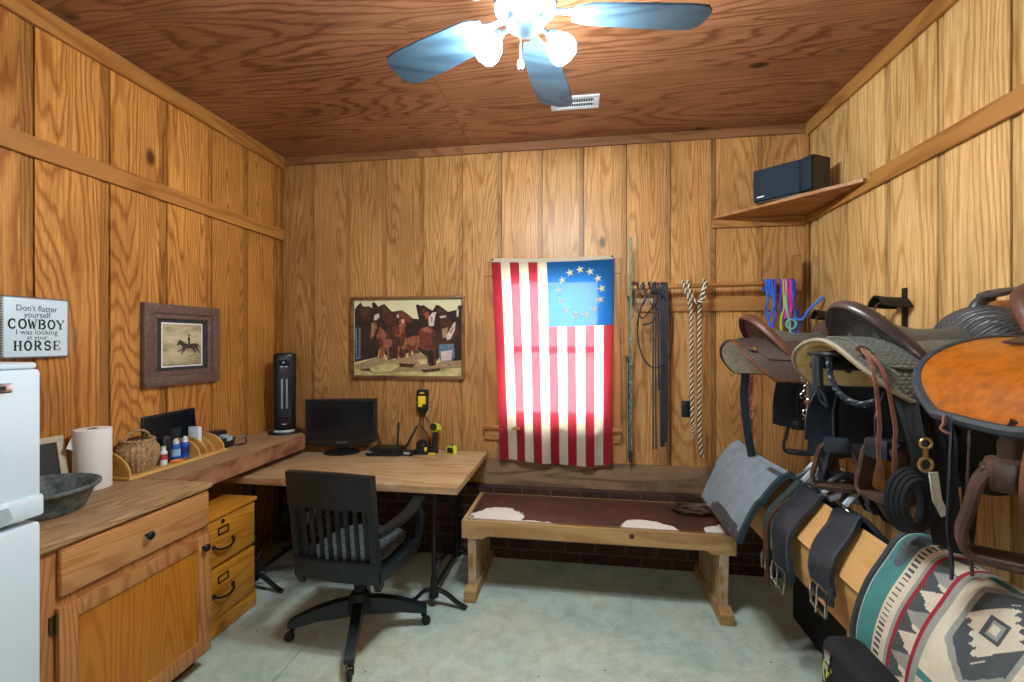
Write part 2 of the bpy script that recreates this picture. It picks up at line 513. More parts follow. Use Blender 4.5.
# plywood ceiling: sheets with hairline seams
m = M(); k = 0
rows = [(-1.15, -0.42), (-0.42, 0.80), (0.80, 2.02), (2.02, YB + .15)]
joints = [[-0.8], [-0.82, 1.62], [-2.01, 0.43], [-0.82, 1.62]]
for (y0, y1), js in zip(rows, joints):
    xs = [XL - .15] + js + [XR + .15]
    for a, b in zip(xs[:-1], xs[1:]):
        k += 1
        m.b2((a + .0015, y0 + .0015, ZC), (b - .0015, y1 - .0015, ZC + .015), 0, 0, None, k * 1.37)
m.b2((XL - .15, YF - .15, ZC + .012), (XR + .15, YB + .15, ZC + .03), 0, 1)
struct('ceiling', m, [W_CEIL, DARKWOOD])

def boards(m, seams, strip, lo, hi, place, z0, z1, skip=None):
    """vertical boards between seams, a recessed strip of width `strip` before each seam"""
    ss = [lo] + [s for s in seams if lo < s < hi] + [hi]
    for i, (a, b) in enumerate(zip(ss[:-1], ss[1:])):
        for (p, q_, d, bd) in ((a + .0025, b - strip, 0.0, i * 1.31 + 1), (b - strip, b - .0025, 0.006, -(i * 1.31 + 1))):
            if q_ - p < 0.003: continue
            segs = [(z0, z1)]
            if skip and q_ > skip[0] and p < skip[1]:
                pp = [(p, min(max(p, skip[0]), q_), [(z0, z1)]), (max(p, skip[0]), min(q_, skip[1]), [(z0, skip[2]), (skip[3], z1)]), (max(p, min(skip[1], q_)), q_, [(z0, z1)])]
            else:
                pp = [(p, q_, segs)]
            for (e, f, sg) in pp:
                if f - e < 0.002: continue
                for (za, zb) in sg:
                    place(m, e, f, d, za, zb, bd)

WIN = (-0.58, 0.18, 0.99, 2.08)
m = M()
boards(m, [0.951 + .307 * i for i in range(-12, 3)], .034, XL - .02, XR + .02,
       lambda m, a, b, d, z0, z1, bd: m.b2((a, YB + d, z0), (b, YB + .02, z1), 0, 0, None, bd), 0.0, ZC, WIN)
for (a, b, z0, z1) in ((XL, WIN[0], 0, ZC), (WIN[1], XR, 0, ZC), (WIN[0], WIN[1], 0, WIN[2]), (WIN[0], WIN[1], WIN[3], ZC)):
    m.b2((a - (.12 if a == XL else 0), YB + .019, z0), (b + (.12 if b == XR else 0), YB + .10, z1), 0, 1)
struct('wall_back', m, [W_BACK, DARKWOOD])

m = M()
boards(m, [1.983 + .325 * i for i in range(-10, 6)], .052, YF, YB,
       lambda m, a, b, d, z0, z1, bd: m.b2((XL - .02, a, z0), (XL - d, b, z1), 0, 0, None, bd), 0.0, ZC)
m.b2((XL - .1, YF - .1, 0), (XL - .019, YB + .1, ZC), 0, 1)
struct('wall_left', m, [W_LEFT, DARKWOOD])

m = M()
boards(m, [1.889 + .34 * i for i in range(-9, 6)], .045, YF, YB,
       lambda m, a, b, d, z0, z1, bd: m.b2((XR + d, a, z0), (XR + .02, b, z1), 0, 0, None, bd), 0.0, ZC)
m.b2((XR + .019, YF - .1, 0), (XR + .1, YB + .1, ZC), 0, 1)
struct('wall_right', m, [W_RIGHT, DARKWOOD])

WF = (-.60, .05, 1.40, 2.08)     # unseen window added behind the camera for daylight fill
m = M()
boards(m, [-2 + .31 * i for i in range(0, 12)], .03, XL, XR,
       lambda m, a, b, d, z0, z1, bd: m.b2((a, YF - .02, z0), (b, YF - d, z1), 0, 0, None, bd), 0.0, ZC, WF)
for (a, b, z0, z1) in ((XL - .1, WF[0], 0, ZC), (WF[1], XR + .1, 0, ZC), (WF[0], WF[1], 0, WF[2]), (WF[0], WF[1], WF[3], ZC)):
    m.b2((a, YF - .1, z0), (b, YF - .019, z1), 0, 1)
struct('wall_front', m, [W_BACK, DARKWOOD])

w2 = bpy.data.objects.new('added_fill_window', None); COL.objects.link(w2); w2['kind'] = 'structure'  # added opening: its daylight lifts surfaces facing the camera
w2.location = ((WF[0] + WF[1]) / 2, YF, WF[2]); ROOTM['added_fill_window'] = Matrix.Translation(w2.location)
m = M()
for a, b, c, d in ((WF[0] - .09, WF[0], WF[2], WF[3]), (WF[1], WF[1] + .09, WF[2], WF[3]), (WF[0] - .09, WF[1] + .09, WF[3], WF[3] + .09), (WF[0] - .09, WF[1] + .09, WF[2] - .09, WF[2])):
    m.b2((a, YF + .001, c), (b, YF + .02, d), .003)
obj('window_casing', m, TRIM_V, w2, False, True)
m = M()
for a, b, c, d in ((WF[0], WF[0] + .04, WF[2], WF[3]), (WF[1] - .04, WF[1], WF[2], WF[3]), (WF[0] + .04, WF[1] - .04, WF[2], WF[2] + .04), (WF[0] + .04, WF[1] - .04, WF[3] - .04, WF[3])):
    m.b2((a, YF - .07, c), (b, YF - .03, d), .003)
obj('window_sash', m, WHITE, w2, False, True)
m = M(); m.b2((WF[0] + .03, YF - .052, WF[2] + .03), (WF[1] - .03, YF - .048, WF[3] - .03)); obj('window_pane', m, GLASS, w2, False, True)

# brick stem wall along the back with a ledge of bricks
m = M(); m.b2((XL + .02, 3.25, 0), (XR - .02, YB - .001, 0.515), .003)
struct('wall_lower', m, BRICK)

# trims
m = M(); m.b2((XL + .001, YF, 2.40), (XL + .022, YB - .022, 2.49), .003); struct('trim_1', m, TRIM_L)
m = M(); m.b2((XL + .001, YF, 2.985), (XL + .022, YB - .022, 3.079), .003); struct('trim_2', m, TRIM_L)
m = M(); m.b2((XR - .022, YF, 2.40), (XR - .001, 2.66, 2.487), .003); m.b2((XR - .022, 2.66, 2.40), (XR - .001, YB - .022, 2.445), .003); struct('trim_3', m, TRIM_R)
m = M(); m.b2((XR - .022, YF, 2.995), (XR - .001, YB - .022, 3.079), .003); struct('trim_4', m, TRIM_R)
m = M(); m.b2((XL + .001, YB - .021, 3.015), (XR - .001, YB - .001, 3.079), .003); struct('trim_5', m, TRIM_D)
m = M(); m.b2((XL + .001, YB - .02, .72), (XL + .024, YB - .001, 3.01), .002); struct('trim_6', m, TRIM_V)

m = M(); m.b2((XR - .021, YB - .02, .72), (XR - .001, YB - .001, 3.01), .002); struct('trim_7', m, TRIM_V)

# window behind the flag
wf = bpy.data.objects.new('window_1', None); COL.objects.link(wf); wf['kind'] = 'structure'
wf.location = ((WIN[0] + WIN[1]) / 2, YB, WIN[2]); ROOTM['window_1'] = Matrix.Translation(wf.location)
m = M(); y0, y1 = YB - .02, YB - .001
m.b2((-.71, y0, .93), (-.58, y1, 2.078), .003); m.b2((.18, y0, .93), (.295, y1, 2.078), .003)
m.b2((-.71, y0, 2.08), (.295, y1, 2.19), .003)
obj('window_casing', m, TRIM_V, wf, False, True)
m = M(); m.b2((-.71, YB - .026, .85), (.295, YB - .001, .93), .003); m.b2((-.72, YB - .05, .93), (.305, YB - .001, .955), .004)
obj('window_sill', m, TRIM_B, wf, False, True)
m = M()
for a, b, c, d in ((-.58, -.53, .99, 2.08), (.13, .18, .99, 2.08), (-.58, .18, .99, 1.05), (-.58, .18, 2.03, 2.08), (-.58, .18, 1.5, 1.55)):
    m.b2((a, YB + .03, c), (b, YB + .07, d), .003)
obj('window_sash', m, WHITE, wf, False, True)
m = M(); m.b2((-.55, YB + .048, 1.02), (.15, YB + .052, 2.05)); obj('window_pane', m, GLASS, wf, False, True)

# ------------------------------------------------------------------ lettering helpers
def text_mesh(m, s, size, T, depth=0.0006, mi=0, sx=1.0, bold=0.0):
    cu = bpy.data.curves.new('t', 'FONT'); cu.body = s; cu.size = size; cu.align_x = 'CENTER'; cu.offset = bold; cu.resolution_u = 3
    o = bpy.data.objects.new('t', cu); COL.objects.link(o)
    me = bpy.data.meshes.new_from_object(o)
    TT = T @ Matrix.Diagonal((sx, 1, 1, 1))
    vs = [v.co.copy() + Vector((0, 0, depth)) for v in me.vertices]
    m.add(vs, [list(p.vertices) for p in me.polygons], mi, TT)
    bpy.data.objects.remove(o); bpy.data.curves.remove(cu); bpy.data.meshes.remove(me)

def arc(cx, cy, rx, ry, a0, a1, n=14):
    return [(cx + rx * math.cos(math.radians(a0 + (a1 - a0) * i / n)), cy + ry * math.sin(math.radians(a0 + (a1 - a0) * i / n))) for i in range(n + 1)]
SLAB = {  # stroke letters on a 1 x 1 body; third value: True = thick stroke
    'C': [(arc(.52, .5, .38, .46, 50, 310), 1), ([(.8, .62), (.8, .95)], 0), ([(.8, .05), (.8, .32)], 0)],
    'O': [(arc(.5, .5, .38, .46, 0, 360), 1)],
    'W': [([(.05, .96), (.3, .04)], 1), ([(.3, .04), (.5, .8)], 0), ([(.5, .8), (.7, .04)], 1), ([(.7, .04), (.95, .96)], 0), ([(-.05, .97), (.2, .97)], 0), ([(.8, .97), (1.05, .97)], 0)],
    'B': [([(.2, .02), (.2, .98)], 1), (arc(.45, .74, .32, .22, 90, -90), 1), (arc(.48, .27, .36, .25, 90, -90), 1), ([(.05, .97), (.5, .97)], 0), ([(.2, .52), (.5, .52)], 0), ([(.05, .03), (.5, .03)], 0)],
    'Y': [([(.08, .96), (.5, .45)], 1), ([(.92, .96), (.5, .45)], 0), ([(.5, .03), (.5, .45)], 1), ([(-.04, .97), (.26, .97)], 0), ([(.72, .97), (1.04, .97)], 0), ([(.3, .03), (.7, .03)], 0)],
    'H': [([(.2, .02), (.2, .98)], 1), ([(.8, .02), (.8, .98)], 1), ([(.2, .5), (.8, .5)], 0), ([(.02, .97), (.38, .97)], 0), ([(.62, .97), (.98, .97)], 0), ([(.02, .03), (.38, .03)], 0), ([(.62, .03), (.98, .03)], 0)],
    'R': [([(.2, .02), (.2, .98)], 1), (arc(.45, .72, .32, .24, 90, -90), 1), ([(.45, .48), (.85, .04)], 1), ([(.05, .97), (.5, .97)], 0), ([(.2, .48), (.5, .48)], 0), ([(.02, .03), (.38, .03)], 0), ([(.72, .03), (1.0, .03)], 0)],
    'S': [(arc(.5, .73, .3, .23, 20, 270), 1), (arc(.5, .27, .32, .24, 90, -160), 1), ([(.8, .68), (.8, .96)], 0), ([(.18, .04), (.18, .32)], 0)],
    'E': [([(.2, .02), (.2, .98)], 1), ([(.05, .97), (.85, .97)], 0), ([(.2, .5), (.62, .5)], 0), ([(.05, .03), (.88, .03)], 0), ([(.85, .72), (.85, .97)], 0), ([(.88, .03), (.88, .3)], 0), ([(.62, .38), (.62, .62)], 0)],
}
def slab_text(m, s, x0, y0, w, h, gap, T, depth, mi=0):
    cw = (w - gap * (len(s) - 1)) / len(s)
    for i, ch in enumerate(s):
        ox = x0 + i * (cw + gap)
        for pts, thick in SLAB[ch]:
            t = (0.17 if thick else 0.075) * h
            P = [Vector((ox + p[0] * cw, y0 + p[1] * h, depth)) for p in pts]
            for a, b in zip(P[:-1], P[1:]):
                d = (b - a)
                if d.length < 1e-6: continue
                d.normalize(); n = Vector((-d.y, d.x, 0)) * (t / 2); e = d * (t * .12)
                m.add([a - n - e, b - n + e, b + n + e, a + n - e], [[0, 1, 2, 3]], mi, T)

INK = plain('black_ink', srgb(34, 36, 38), 0.8)
HORSE_OUT = [(0, .62), (.03, .71), (.09, .81), (.12, .92), (.16, .86), (.22, .84), (.3, .75), (.38, .69), (.55, .68), (.72, .69), (.84, .72), (.92, .66), (.97, .5), (.95, .36), (.93, .46),
             (.92, .3), (.92, .05), (.88, .0), (.86, .04), (.86, .28), (.8, .4), (.75, .3), (.73, .02), (.69, .02), (.7, .3), (.7, .42), (.55, .39), (.43, .41), (.41, .25), (.44, .02), (.4, 0),
             (.37, .03), (.35, .28), (.32, .4), (.28, .3), (.25, .12), (.21, .12), (.22, .32), (.24, .48), (.2, .58), (.12, .64), (.05, .58)]
HEAD_OUT = [(.2, 0), (.3, .3), (.22, .5), (.1, .42), (.0, .5), (.02, .62), (.2, .82), (.24, 1.0), (.32, .9), (.5, .85), (.75, .5), (.9, 0)]
def stamp(m, poly, x, y, w, h, T, layer, mi, flip=False):
    pp = [((x + (1 - p[0]) * w) if flip else (x + p[0] * w), y + p[1] * h, 0) for p in poly]
    TT = T @ TL(0, 0, layer)
    m.add(pp, [list(range(len(pp)))], mi, TT)

# ------------------------------------------------------------------ refrigerator
t = thing('refrigerator', 'white two door refrigerator standing left of the wooden base cabinet', 'refrigerator', (-2.05, .9, 0))
m = M(); m.b2((-2.36, .6, .03), (-1.78, 1.212, 1.495), .008)
obj('cabinet_body', m, WHITE, t, world=True)
m = M(); m.b2((-2.3, .64, 0), (-1.82, 1.17, .035), .004); obj('base_grille', m, GREYP, t, world=True)
def fdoor(z0, z1):
    m = M(); m.b2((-1.778, .6, z0), (-1.72, 1.214, z1), .014); return m
m = fdoor(1.026, 1.502)
m.b2((-1.74, .6, 1.03), (-1.708, 1.214, 1.10), .01)
d = obj('freezer_door', m, WHITE, t, world=True)
m = M(); m.b2((-1.715, .63, 1.036), (-1.698, 1.10, 1.082), .008); m.prism([(.63, 1.036), (1.10, 1.036), (1.125, 1.05), (1.115, 1.085), (.63, 1.075)], -1.712, -1.700, 0, basis((0, 0, 0), (0, 1, 0), (0, 0, 1), (1, 0, 0)))
obj('handle', m, GREYP, d, world=True)
m = M(); m.b2((-1.721, 1.02, 1.432), (-1.716, 1.135, 1.462), .003); bd = obj('badge', m, CHROME, d, world=True)
m = M(); m.b2((-1.7165, 1.04, 1.441), (-1.7152, 1.075, 1.453)); m.b2((-1.7165, 1.085, 1.441), (-1.7152, 1.118, 1.453))
obj('badge_mark', m, INK, bd, False, world=True)
d = obj('fridge_door', fdoor(.06, 1.012), WHITE, t, world=True)
m = M(); m.b2((-1.721, .63, .965), (-1.706, 1.10, .998), .006); obj('handle', m, GREYP, d, world=True)
m = M(); m.b2((-1.86, .9, 1.502), (-1.725, 1.205, 1.522), .008); obj('hinge_cover', m, WHITE, t, world=True)

# ------------------------------------------------------------------ base cabinet and counter
t = thing('base_cabinet', 'wooden base cabinet with one drawer over one panelled door under the counter', 'cabinet', (-2.1, 1.61, 0))
m = M()
m.b2((-2.38, 1.265, .09), (-1.802, 1.285, .874)); m.b2((-2.38, 1.935, .09), (-1.802, 1.955, .874)); m.b2((-2.38, 1.285, .09), (-2.36, 1.935, .874))
m.b2((-2.36, 1.285, .09), (-1.81, 1.935, .11))
obj('carcass', m, CAB_Z, t, world=True)
m = M()
m.b2((-1.82, 1.262, .09), (-1.80, 1.315, .874), .002); m.b2((-1.82, 1.92, .09), (-1.80, 1.958, .874), .002)
m.b2((-1.8195, 1.315, .84), (-1.8005, 1.92, .874)); m.b2((-1.8195, 1.315, .655), (-1.8005, 1.92, .70)); m.b2((-1.8195, 1.315, .09), (-1.8005, 1.92, .12))
obj('face_frame', m, CAB_Z, t, world=True)
m = M(); m.b2((-2.30, 1.275, 0), (-1.87, 1.95, .09)); obj('toe_kick', m, DARKWOOD, t, world=True)
m = M(); m.b2((-1.80, 1.312, .70), (-1.778, 1.942, .862), .006)
d = obj('drawer', m, CAB_Y, t, world=True)
def knob(y, z, x, par, mat=BLACKM):
    m = M(); m.lathe([(.006, 0), (.006, .012), (.016, .018), (.018, .026), (.012, .032), (0, .033)], 16, 0, TL(x, y, z) @ R('Y', 90))
    return obj('knob', m, mat, par, world=True)
knob(1.62, .785, -1.778, d)
m = M()
z0, z1, y0, y1 = .088, .662, 1.306, 1.954
m.b2((-1.80, y0, z0), (-1.778, y0 + .06, z1), .004); m.b2((-1.80, y1 - .07, z0), (-1.778, y1, z1), .004)
m.b2((-1.80, y0 + .058, z1 - .06), (-1.779, y1 - .068, z1 - .001), .004); m.b2((-1.80, y0 + .058, z0 + .001), (-1.779, y1 - .068, z0 + .075), .004)
d = obj('door', m, CAB_Z, t, world=True)
m = M(); m.b2((-1.797, y0 + .056, z0 + .07), (-1.788, y1 - .066, z1 - .055)); obj('door_panel', m, MAPLE_PANEL, d, False, world=True)
knob(1.905, .605, -1.778, d)
m = M(); m.b2((-1.801, 1.288, .58), (-1.793, 1.304, .64), .002); m.tube([(-1.79, 1.306, .575), (-1.79, 1.306, .645)], .006)
obj('hinge', m, plain('aged_brass', srgb(96, 84, 50), .45, .8), d, world=True)

m = M(); m.b2((-2.386, 1.235, .876), (-1.775, 1.96, .90), .004)
single('countertop', m, COUNTER, 'weathered wooden counter slab on top of the base cabinet', 'countertop')
m = M(); m.prism([(-2.386, 1.963), (-2.0, 1.963), (-2.0, 3.05), (-2.18, 3.22), (-2.386, 3.33)], .80, .90, [0, 1] + [0] * 5)
bm = single('wall_beam', m, [BEAM_M, COUNTER], 'thick rough wooden beam shelf along the left wall ending at the tower heater', 'shelf', smooth=False)

# ------------------------------------------------------------------ filing cabinet
t = thing('filing_cabinet', 'golden oak two drawer filing cabinet standing right of the base cabinet', 'cabinet', (-2.15, 2.25, 0))
m = M(); m.b2((-2.37, 2.055, .02), (-1.945, 2.445, .632), .003); obj('body', m, OAK, t, world=True)
m = M(); m.b2((-2.38, 2.04, .632), (-1.925, 2.462, .655), .006); obj('top', m, OAK_Y, t, world=True)
m = M(); m.b2((-2.375, 2.045, 0), (-1.928, 2.458, .09), .004); obj('plinth', m, OAK_Y, t, world=True)
for z0, z1 in ((.385, .625), (.10, .365)):
    m = M(); m.b2((-1.945, 2.062, z0), (-1.926, 2.438, z1), .003)
    d = obj('drawer', m, OAK_Y, t, world=True)
    zc = z1 - .065
    m = M()
    for a, b, c, e in ((2.16, 2.166, zc - .02, zc + .02), (2.228, 2.234, zc - .02, zc + .02), (2.16, 2.234, zc - .02, zc - .014), (2.16, 2.234, zc + .014, zc + .02)):
        m.b2((-1.927, a, c), (-1.922, b, e))
    obj('label_holder', m, BLACKM, d, False, world=True)
    m = M(); zh = zc - .075
    m.tube(bez([(-1.925, 2.13, zh + .008), (-1.905, 2.145, zh - .008), (-1.893, 2.197, zh - .016), (-1.905, 2.25, zh - .008), (-1.925, 2.265, zh + .008)]), .006)
    m.ball((-1.924, 2.13, zh + .006), .011); m.ball((-1.924, 2.265, zh + .006), .011)
    obj('pull', m, BLACKM, d, world=True)
m = M(); m.lathe([(.012, 0), (.012, .006), (0, .007)], 14, 0, TL(-1.926, 2.19, .61) @ R('Y', 90)); obj('lock', m, CHROME, t, world=True)

# ------------------------------------------------------------------ sign and rider picture on the left wall
t = thing('wall_sign', 'small white sign with black lettering about a cowboy and a horse above the refrigerator', 'sign', (-2.383, 1.65, 1.517))
T = on_left(1.65, 1.6485, -2.388)
m = M(); m.box((0, 0, .012), (.246, .262, .024), .003, 0, T); obj('board', m, WHITE, t, world=True)
m = M()
hw, hh = .121, .129
for i in range(40):
    a = -hw + 2 * hw * i / 39
    m.box((a, hh, .022), (.0035, .008, .008), .001, 0, T); m.box((a, -hh, .022), (.0035, .008, .008), .001, 0, T)
    b = -hh + 2 * hh * i / 39
    m.box((hw, b, .022), (.008, .0035, .008), .001, 0, T); m.box((-hw, b, .022), (.008, .0035, .008), .001, 0, T)
obj('beaded_border', m, plain('dark_rope_border', srgb(92, 92, 92), .6), t, False, world=True)
m = M(); D = .0252
text_mesh(m, "Don't flatter", .036, T @ TL(0, .072, 0), D, 0, .85)
text_mesh(m, "yourself", .036, T @ TL(0, .044, 0), D, 0, .85)
slab_text(m, 'COWBOY', -.105, -.006, .21, .042, .004, T, D)
text_mesh(m, "I was looking", .032, T @ TL(0, -.03, 0), D, 0, .92)
text_mesh(m, "at your", .028, T @ TL(0, -.052, 0), D, 0, .95)
slab_text(m, 'HORSE', -.085, -.1, .175, .042, .006, T, D)
obj('lettering', m, INK, t, False, world=True)

t = thing('framed_picture', 'brown framed sepia picture of a rider on a running horse on the left wall', 'picture', (-2.383, 2.4, 1.33))
T = on_left(2.4, 1.567, -2.388)
FRM = plain('greyed_brown_frame', srgb(112, 84, 74), .6, var_c=srgb(88, 66, 58), vscale=40)
MATB = plain('black_mat', srgb(52, 50, 50), .8)
def frame_ring(m, W, H, w, z0, z1, T, bev=.003):
    m.box((0, H / 2 - w / 2, (z0 + z1) / 2), (W, w, z1 - z0), bev, 0, T); m.box((0, -H / 2 + w / 2, (z0 + z1) / 2), (W, w, z1 - z0), bev, 0, T)
    m.box((-W / 2 + w / 2, 0, (z0 + z1) / 2), (w, H - 2 * w + .002, z1 - z0), bev, 0, T); m.box((W / 2 - w / 2, 0, (z0 + z1) / 2), (w, H - 2 * w + .002, z1 - z0), bev, 0, T)
m = M(); frame_ring(m, .522, .474, .055, 0, .032, T); obj('frame', m, FRM, t, world=True)
m = M(); frame_ring(m, .416, .368, .032, .002, .022, T); obj('inner_frame', m, FRM, t, world=True)
m = M(); m.box((0, 0, .006), (.40, .35, .008), 0, 0, T); obj('mat_board', m, MATB, t, False, world=True)
def sepia():
    q = NT('sepia_print'); o = q.obj()
    n = q.noise(q.map(o, (1, 3, 9)), 1.4, 4, .6)
    q.col(q.ramp(n, [(.3, srgb(120, 104, 78)), (.5, srgb(186, 170, 134)), (.7, srgb(222, 208, 172))])); q.set(.35); return q.m
m = M()
m.add([(-.142, -.131, .0105), (.142, -.131, .0105), (.142, .131, .0105), (-.142, .131, .0105)], [[0, 1, 2, 3]], 2, T)
m.add([(-.135, -.124, .011), (.135, -.124, .011), (.135, .124, .011), (-.135, .124, .011)], [[0, 1, 2, 3]], 0, T)
GALLOP = [(0, .56), (.03, .66), (.1, .8), (.13, .92), (.17, .84), (.25, .82), (.34, .7), (.45, .64), (.6, .64), (.74, .68), (.84, .68), (.93, .6), (1.02, .5), (1.06, .36), (.98, .46), (.92, .5), (.93, .38), (1.0, .24), (1.02, .1), (.97, .06),
          (.96, .16), (.86, .3), (.78, .4), (.8, .26), (.86, .14), (.82, .08), (.72, .24), (.66, .38), (.5, .36), (.4, .36), (.34, .22), (.26, .12), (.22, .02), (.18, .04), (.22, .18), (.28, .32), (.2, .24), (.1, .22), (.08, .16), (.04, .2), (.08, .28), (.18, .32), (.25, .42), (.23, .52), (.14, .6), (.06, .56)]
stamp(m, GALLOP, -.045, -.062, .165, .105, T, .0114, 1)
stamp(m, [(.3, 0), (.35, .4), (.2, .5), (.25, .65), (.36, .7), (.38, .85), (.3, .88), (.32, .98), (.45, 1.0), (.58, .96), (.6, .88), (.52, .84), (.55, .7), (.66, .55), (.6, .3), (.72, 0)], .022, .0, .045, .065, T, .0115, 1)
obj('print', m, [sepia(), plain('sepia_dark', srgb(62, 50, 38), .6), PAPER], t, False, world=True)

# ------------------------------------------------------------------ things on the counter and beam
t = thing('feed_pan', 'shallow dark rubber feed pan on the counter beside the refrigerator', 'pan', (-2.16, 1.50, .901))
m = M(); m.lathe([(0, .006), (.14, .006), (.152, .012), (.188, .1), (.2, .108), (.208, .118), (.202, .127), (.192, .122), (.182, .112), (.146, .018), (.138, .014), (0, .014)][::1], 40)
m2 = M(); m2.lathe([(0, 0), (.138, 0), (.15, .006), (.178, .085), (.19, .098), (.2, .108), (.2, .118), (.192, .122), (.182, .116), (.169, .102), (.14, .02), (.133, .012), (0, .012)], 40)
m.bm.free(); m2.bm.transform(Matrix.Diagonal((1, 1, .86, 1))); obj('bowl', m2, RUBBER, t)

m = M(); m.lathe([(.018, 0), (.068, 0), (.07, .004), (.07, .272), (.068, .277), (.022, .277), (.02, .27), (.018, .2)], 32)
m.add([(-.03, -.064, .255), (-.035, -.085, .20), (-.02, -.068, .19)], [[0, 1, 2]])
t = thing('paper_towel_roll', 'white paper towel roll standing upright on the counter', 'paper towel', (-2.265, 1.80, .901))
obj('roll', m, PAPER, t)
m = M(); m.lathe([(.017, .0), (.0195, .0), (.0195, .2785), (.017, .2785), (.0165, .2), (.0165, .0)], 20); obj('core', m, plain('cardboard', srgb(150, 130, 106), .9), t)

t = thing('small_picture_frame', 'small blond wood frame leaning on the wall behind the feed pan', 'picture frame', (-2.33, 1.61, .901), 0)
T = TL(-2.325, 1.635, .901) @ R('Z', -10) @ R('Y', -13) @ basis((0, 0, 0), (0, 1, 0), (0, 0, 1), (1, 0, 0)) @ TL(0, .13, 0)
m = M(); frame_ring(m, .2, .26, .028, 0, .018, T, .002); obj('frame', m, plain('pale_frame_wood', srgb(196, 180, 148), .6), t, world=True)
m = M(); m.box((0, 0, .006), (.15, .21, .006), 0, 0, T); pp = obj('photo', m, plain('dark_photo', srgb(44, 46, 48), .4), t, False, world=True)
m = M(); m.box((.035, -.07, .0095), (.05, .04, .001), 0, 0, T); obj('photo_accent', m, plain('red_accent', srgb(176, 40, 46), .5), pp, False, world=True)
m = M(); m.lathe([(0, 0), (.024, .002), (.03, .02), (.026, .042), (.012, .052), (0, .05)], 18, 0, TL(-2.352, 1.705, .901))
single('red_ornament', m, plain('dark_red_gloss', srgb(146, 30, 24), .35), 'small round red ornament between the blond frame and the paper towels', 'ornament')

t = thing('desk_organizer', 'long blond plywood desk organizer with curved dividers on the beam', 'organizer', (-2.27, 2.2, .901))
m = M(); m.b2((-2.37, 1.905, .901), (-2.185, 2.53, .917), .003); obj('base', m, LIGHTWOOD, t, world=True)
m = M(); m.b2((-2.37, 1.905, .917), (-2.36, 2.53, .965), .002); obj('back_panel', m, LIGHTWOOD, t, world=True)
def qround(y, h, d=.165):
    m = M(); P = [(-2.358, .917), (-2.358 + d, .917)] + [(-2.358 + d * math.cos(a) , .917 + h * math.sin(a)) for a in [i * PI / 24 for i in range(1, 13)]]
    m.prism(P, y, y + .01, 0, basis((0, 0, 0), (1, 0, 0), (0, 0, 1), (0, 1, 0)))
    return m
for i, y in enumerate((1.91, 2.335, 2.385, 2.435, 2.515)):
    obj('divider', qround(y, .1 if i else .125, .155 if i else .17), LIGHTWOOD, t, world=True)

# wicker basket
t = thing('wicker_basket', 'small round wicker basket with a top handle in the desk organizer', 'basket', (-2.27, 2.02, .9175))
def wick(u, v):
    a = u * 2 * PI; r = .062 + .026 * math.sin(min(1, v * 1.15) * PI * .78) - .012 * max(0, v - .75) / .25
    r += .004 * math.sin(a * 24) * math.cos(v * 26 * PI) * (1 if .03 < v < .97 else .3) + .002 * math.sin(a * 24)
    return (r * 1.05 * math.cos(a), r * 1.05 * math.sin(a), v * .16)
m = M(); m.shell(wick, 96, 40, .006); m.lathe([(0, .002), (.064, .002), (.064, .008), (0, .008)], 30)
WICK = plain('brown_wicker', srgb(186, 152, 108), .8, var_c=srgb(132, 100, 64), vscale=60, bump=.5, bscale=160)
obj('body', m, WICK, t)
m = M(); m.tube([(.07 * math.cos(i * PI / 20), .07 * math.sin(i * PI / 20), .160 + .004 * math.sin(i * 3)) for i in range(40)], .007, 6, True); obj('rim', m, WICK, t)
m = M()
for k in range(2):
    m.tube([(.004 * math.sin(i * 1.5 + k * PI), .068 * math.cos(i * PI / 16), .156 + .052 * math.sin(i * PI / 16) + .003 * math.cos(i * 1.5 + k * PI)) for i in range(17)], .006, 6)
obj('handle', m, WICK, t)

def bottle(loc, r, h, body, cap, label, dark):
    t = thing('spray_bottle', label, 'bottle', loc, 0, 'blue bottles in the desk organizer')
    m = M(); m.lathe([(0, 0), (r * .95, 0), (r, .004), (r, h * .62), (r * .9, h * .68), (r * .55, h * .74), (r * .5, h * .76), (0, h * .76)], 20); obj('body', m, body, t)
    m = M(); m.lathe([(r * 1.01, h * .18), (r * 1.015, h * .18), (r * 1.015, h * .52), (r * 1.01, h * .52)], 20); obj('paper_label', m, dark, t)
    m = M(); m.lathe([(0, h * .74), (r * .66, h * .74), (r * .66, h * .9), (r * .42, h * .93), (r * .4, h), (0, h)], 16); obj('cap', m, cap, t)
BLUE = plain('blue_bottle_plastic', srgb(24, 84, 170), .3); BLUE2 = plain('pale_label', srgb(150, 190, 226), .5); NAVY = plain('navy_label', srgb(20, 36, 92), .5)
bottle((-2.268, 2.243, .9175), .024, .118, BLUE, WHITE, 'blue white-capped bottle with pale label, left of the two bottles', BLUE2)
bottle((-2.262, 2.297, .9175), .022, .12, BLUE, WHITE, 'blue white-capped bottle with navy label, nearest the curved dividers', NAVY)
t = thing('black_canister', 'tall black cylinder canister left of the blue bottles', 'canister', (-2.268, 2.175, .9175))
m = M(); m.lathe([(0, 0), (.025, 0), (.027, .004), (.027, .115), (.025, .12), (0, .12)], 20); obj('body', m, BLACKP, t)
m = M(); m.lathe([(0, .12), (.0275, .12), (.0275, .142), (.024, .147), (0, .147)], 20); obj('lid', m, BLACKP, t)
m = M(); m.b2((-2.356, 2.12, .9175), (-2.31, 2.175, 1.06), .006)
single('speaker_box', m, BLACKP, 'black upright box behind the black canister, against the wall', 'box')
t = thing('pill_bottle', 'small white bottle with a red band beside the wicker basket', 'bottle', (-2.235, 2.135, .9175))
m = M(); m.lathe([(0, 0), (.017, 0), (.018, .003), (.018, .07), (.01, .082), (0, .082)], 18); obj('body', m, WHITE, t)
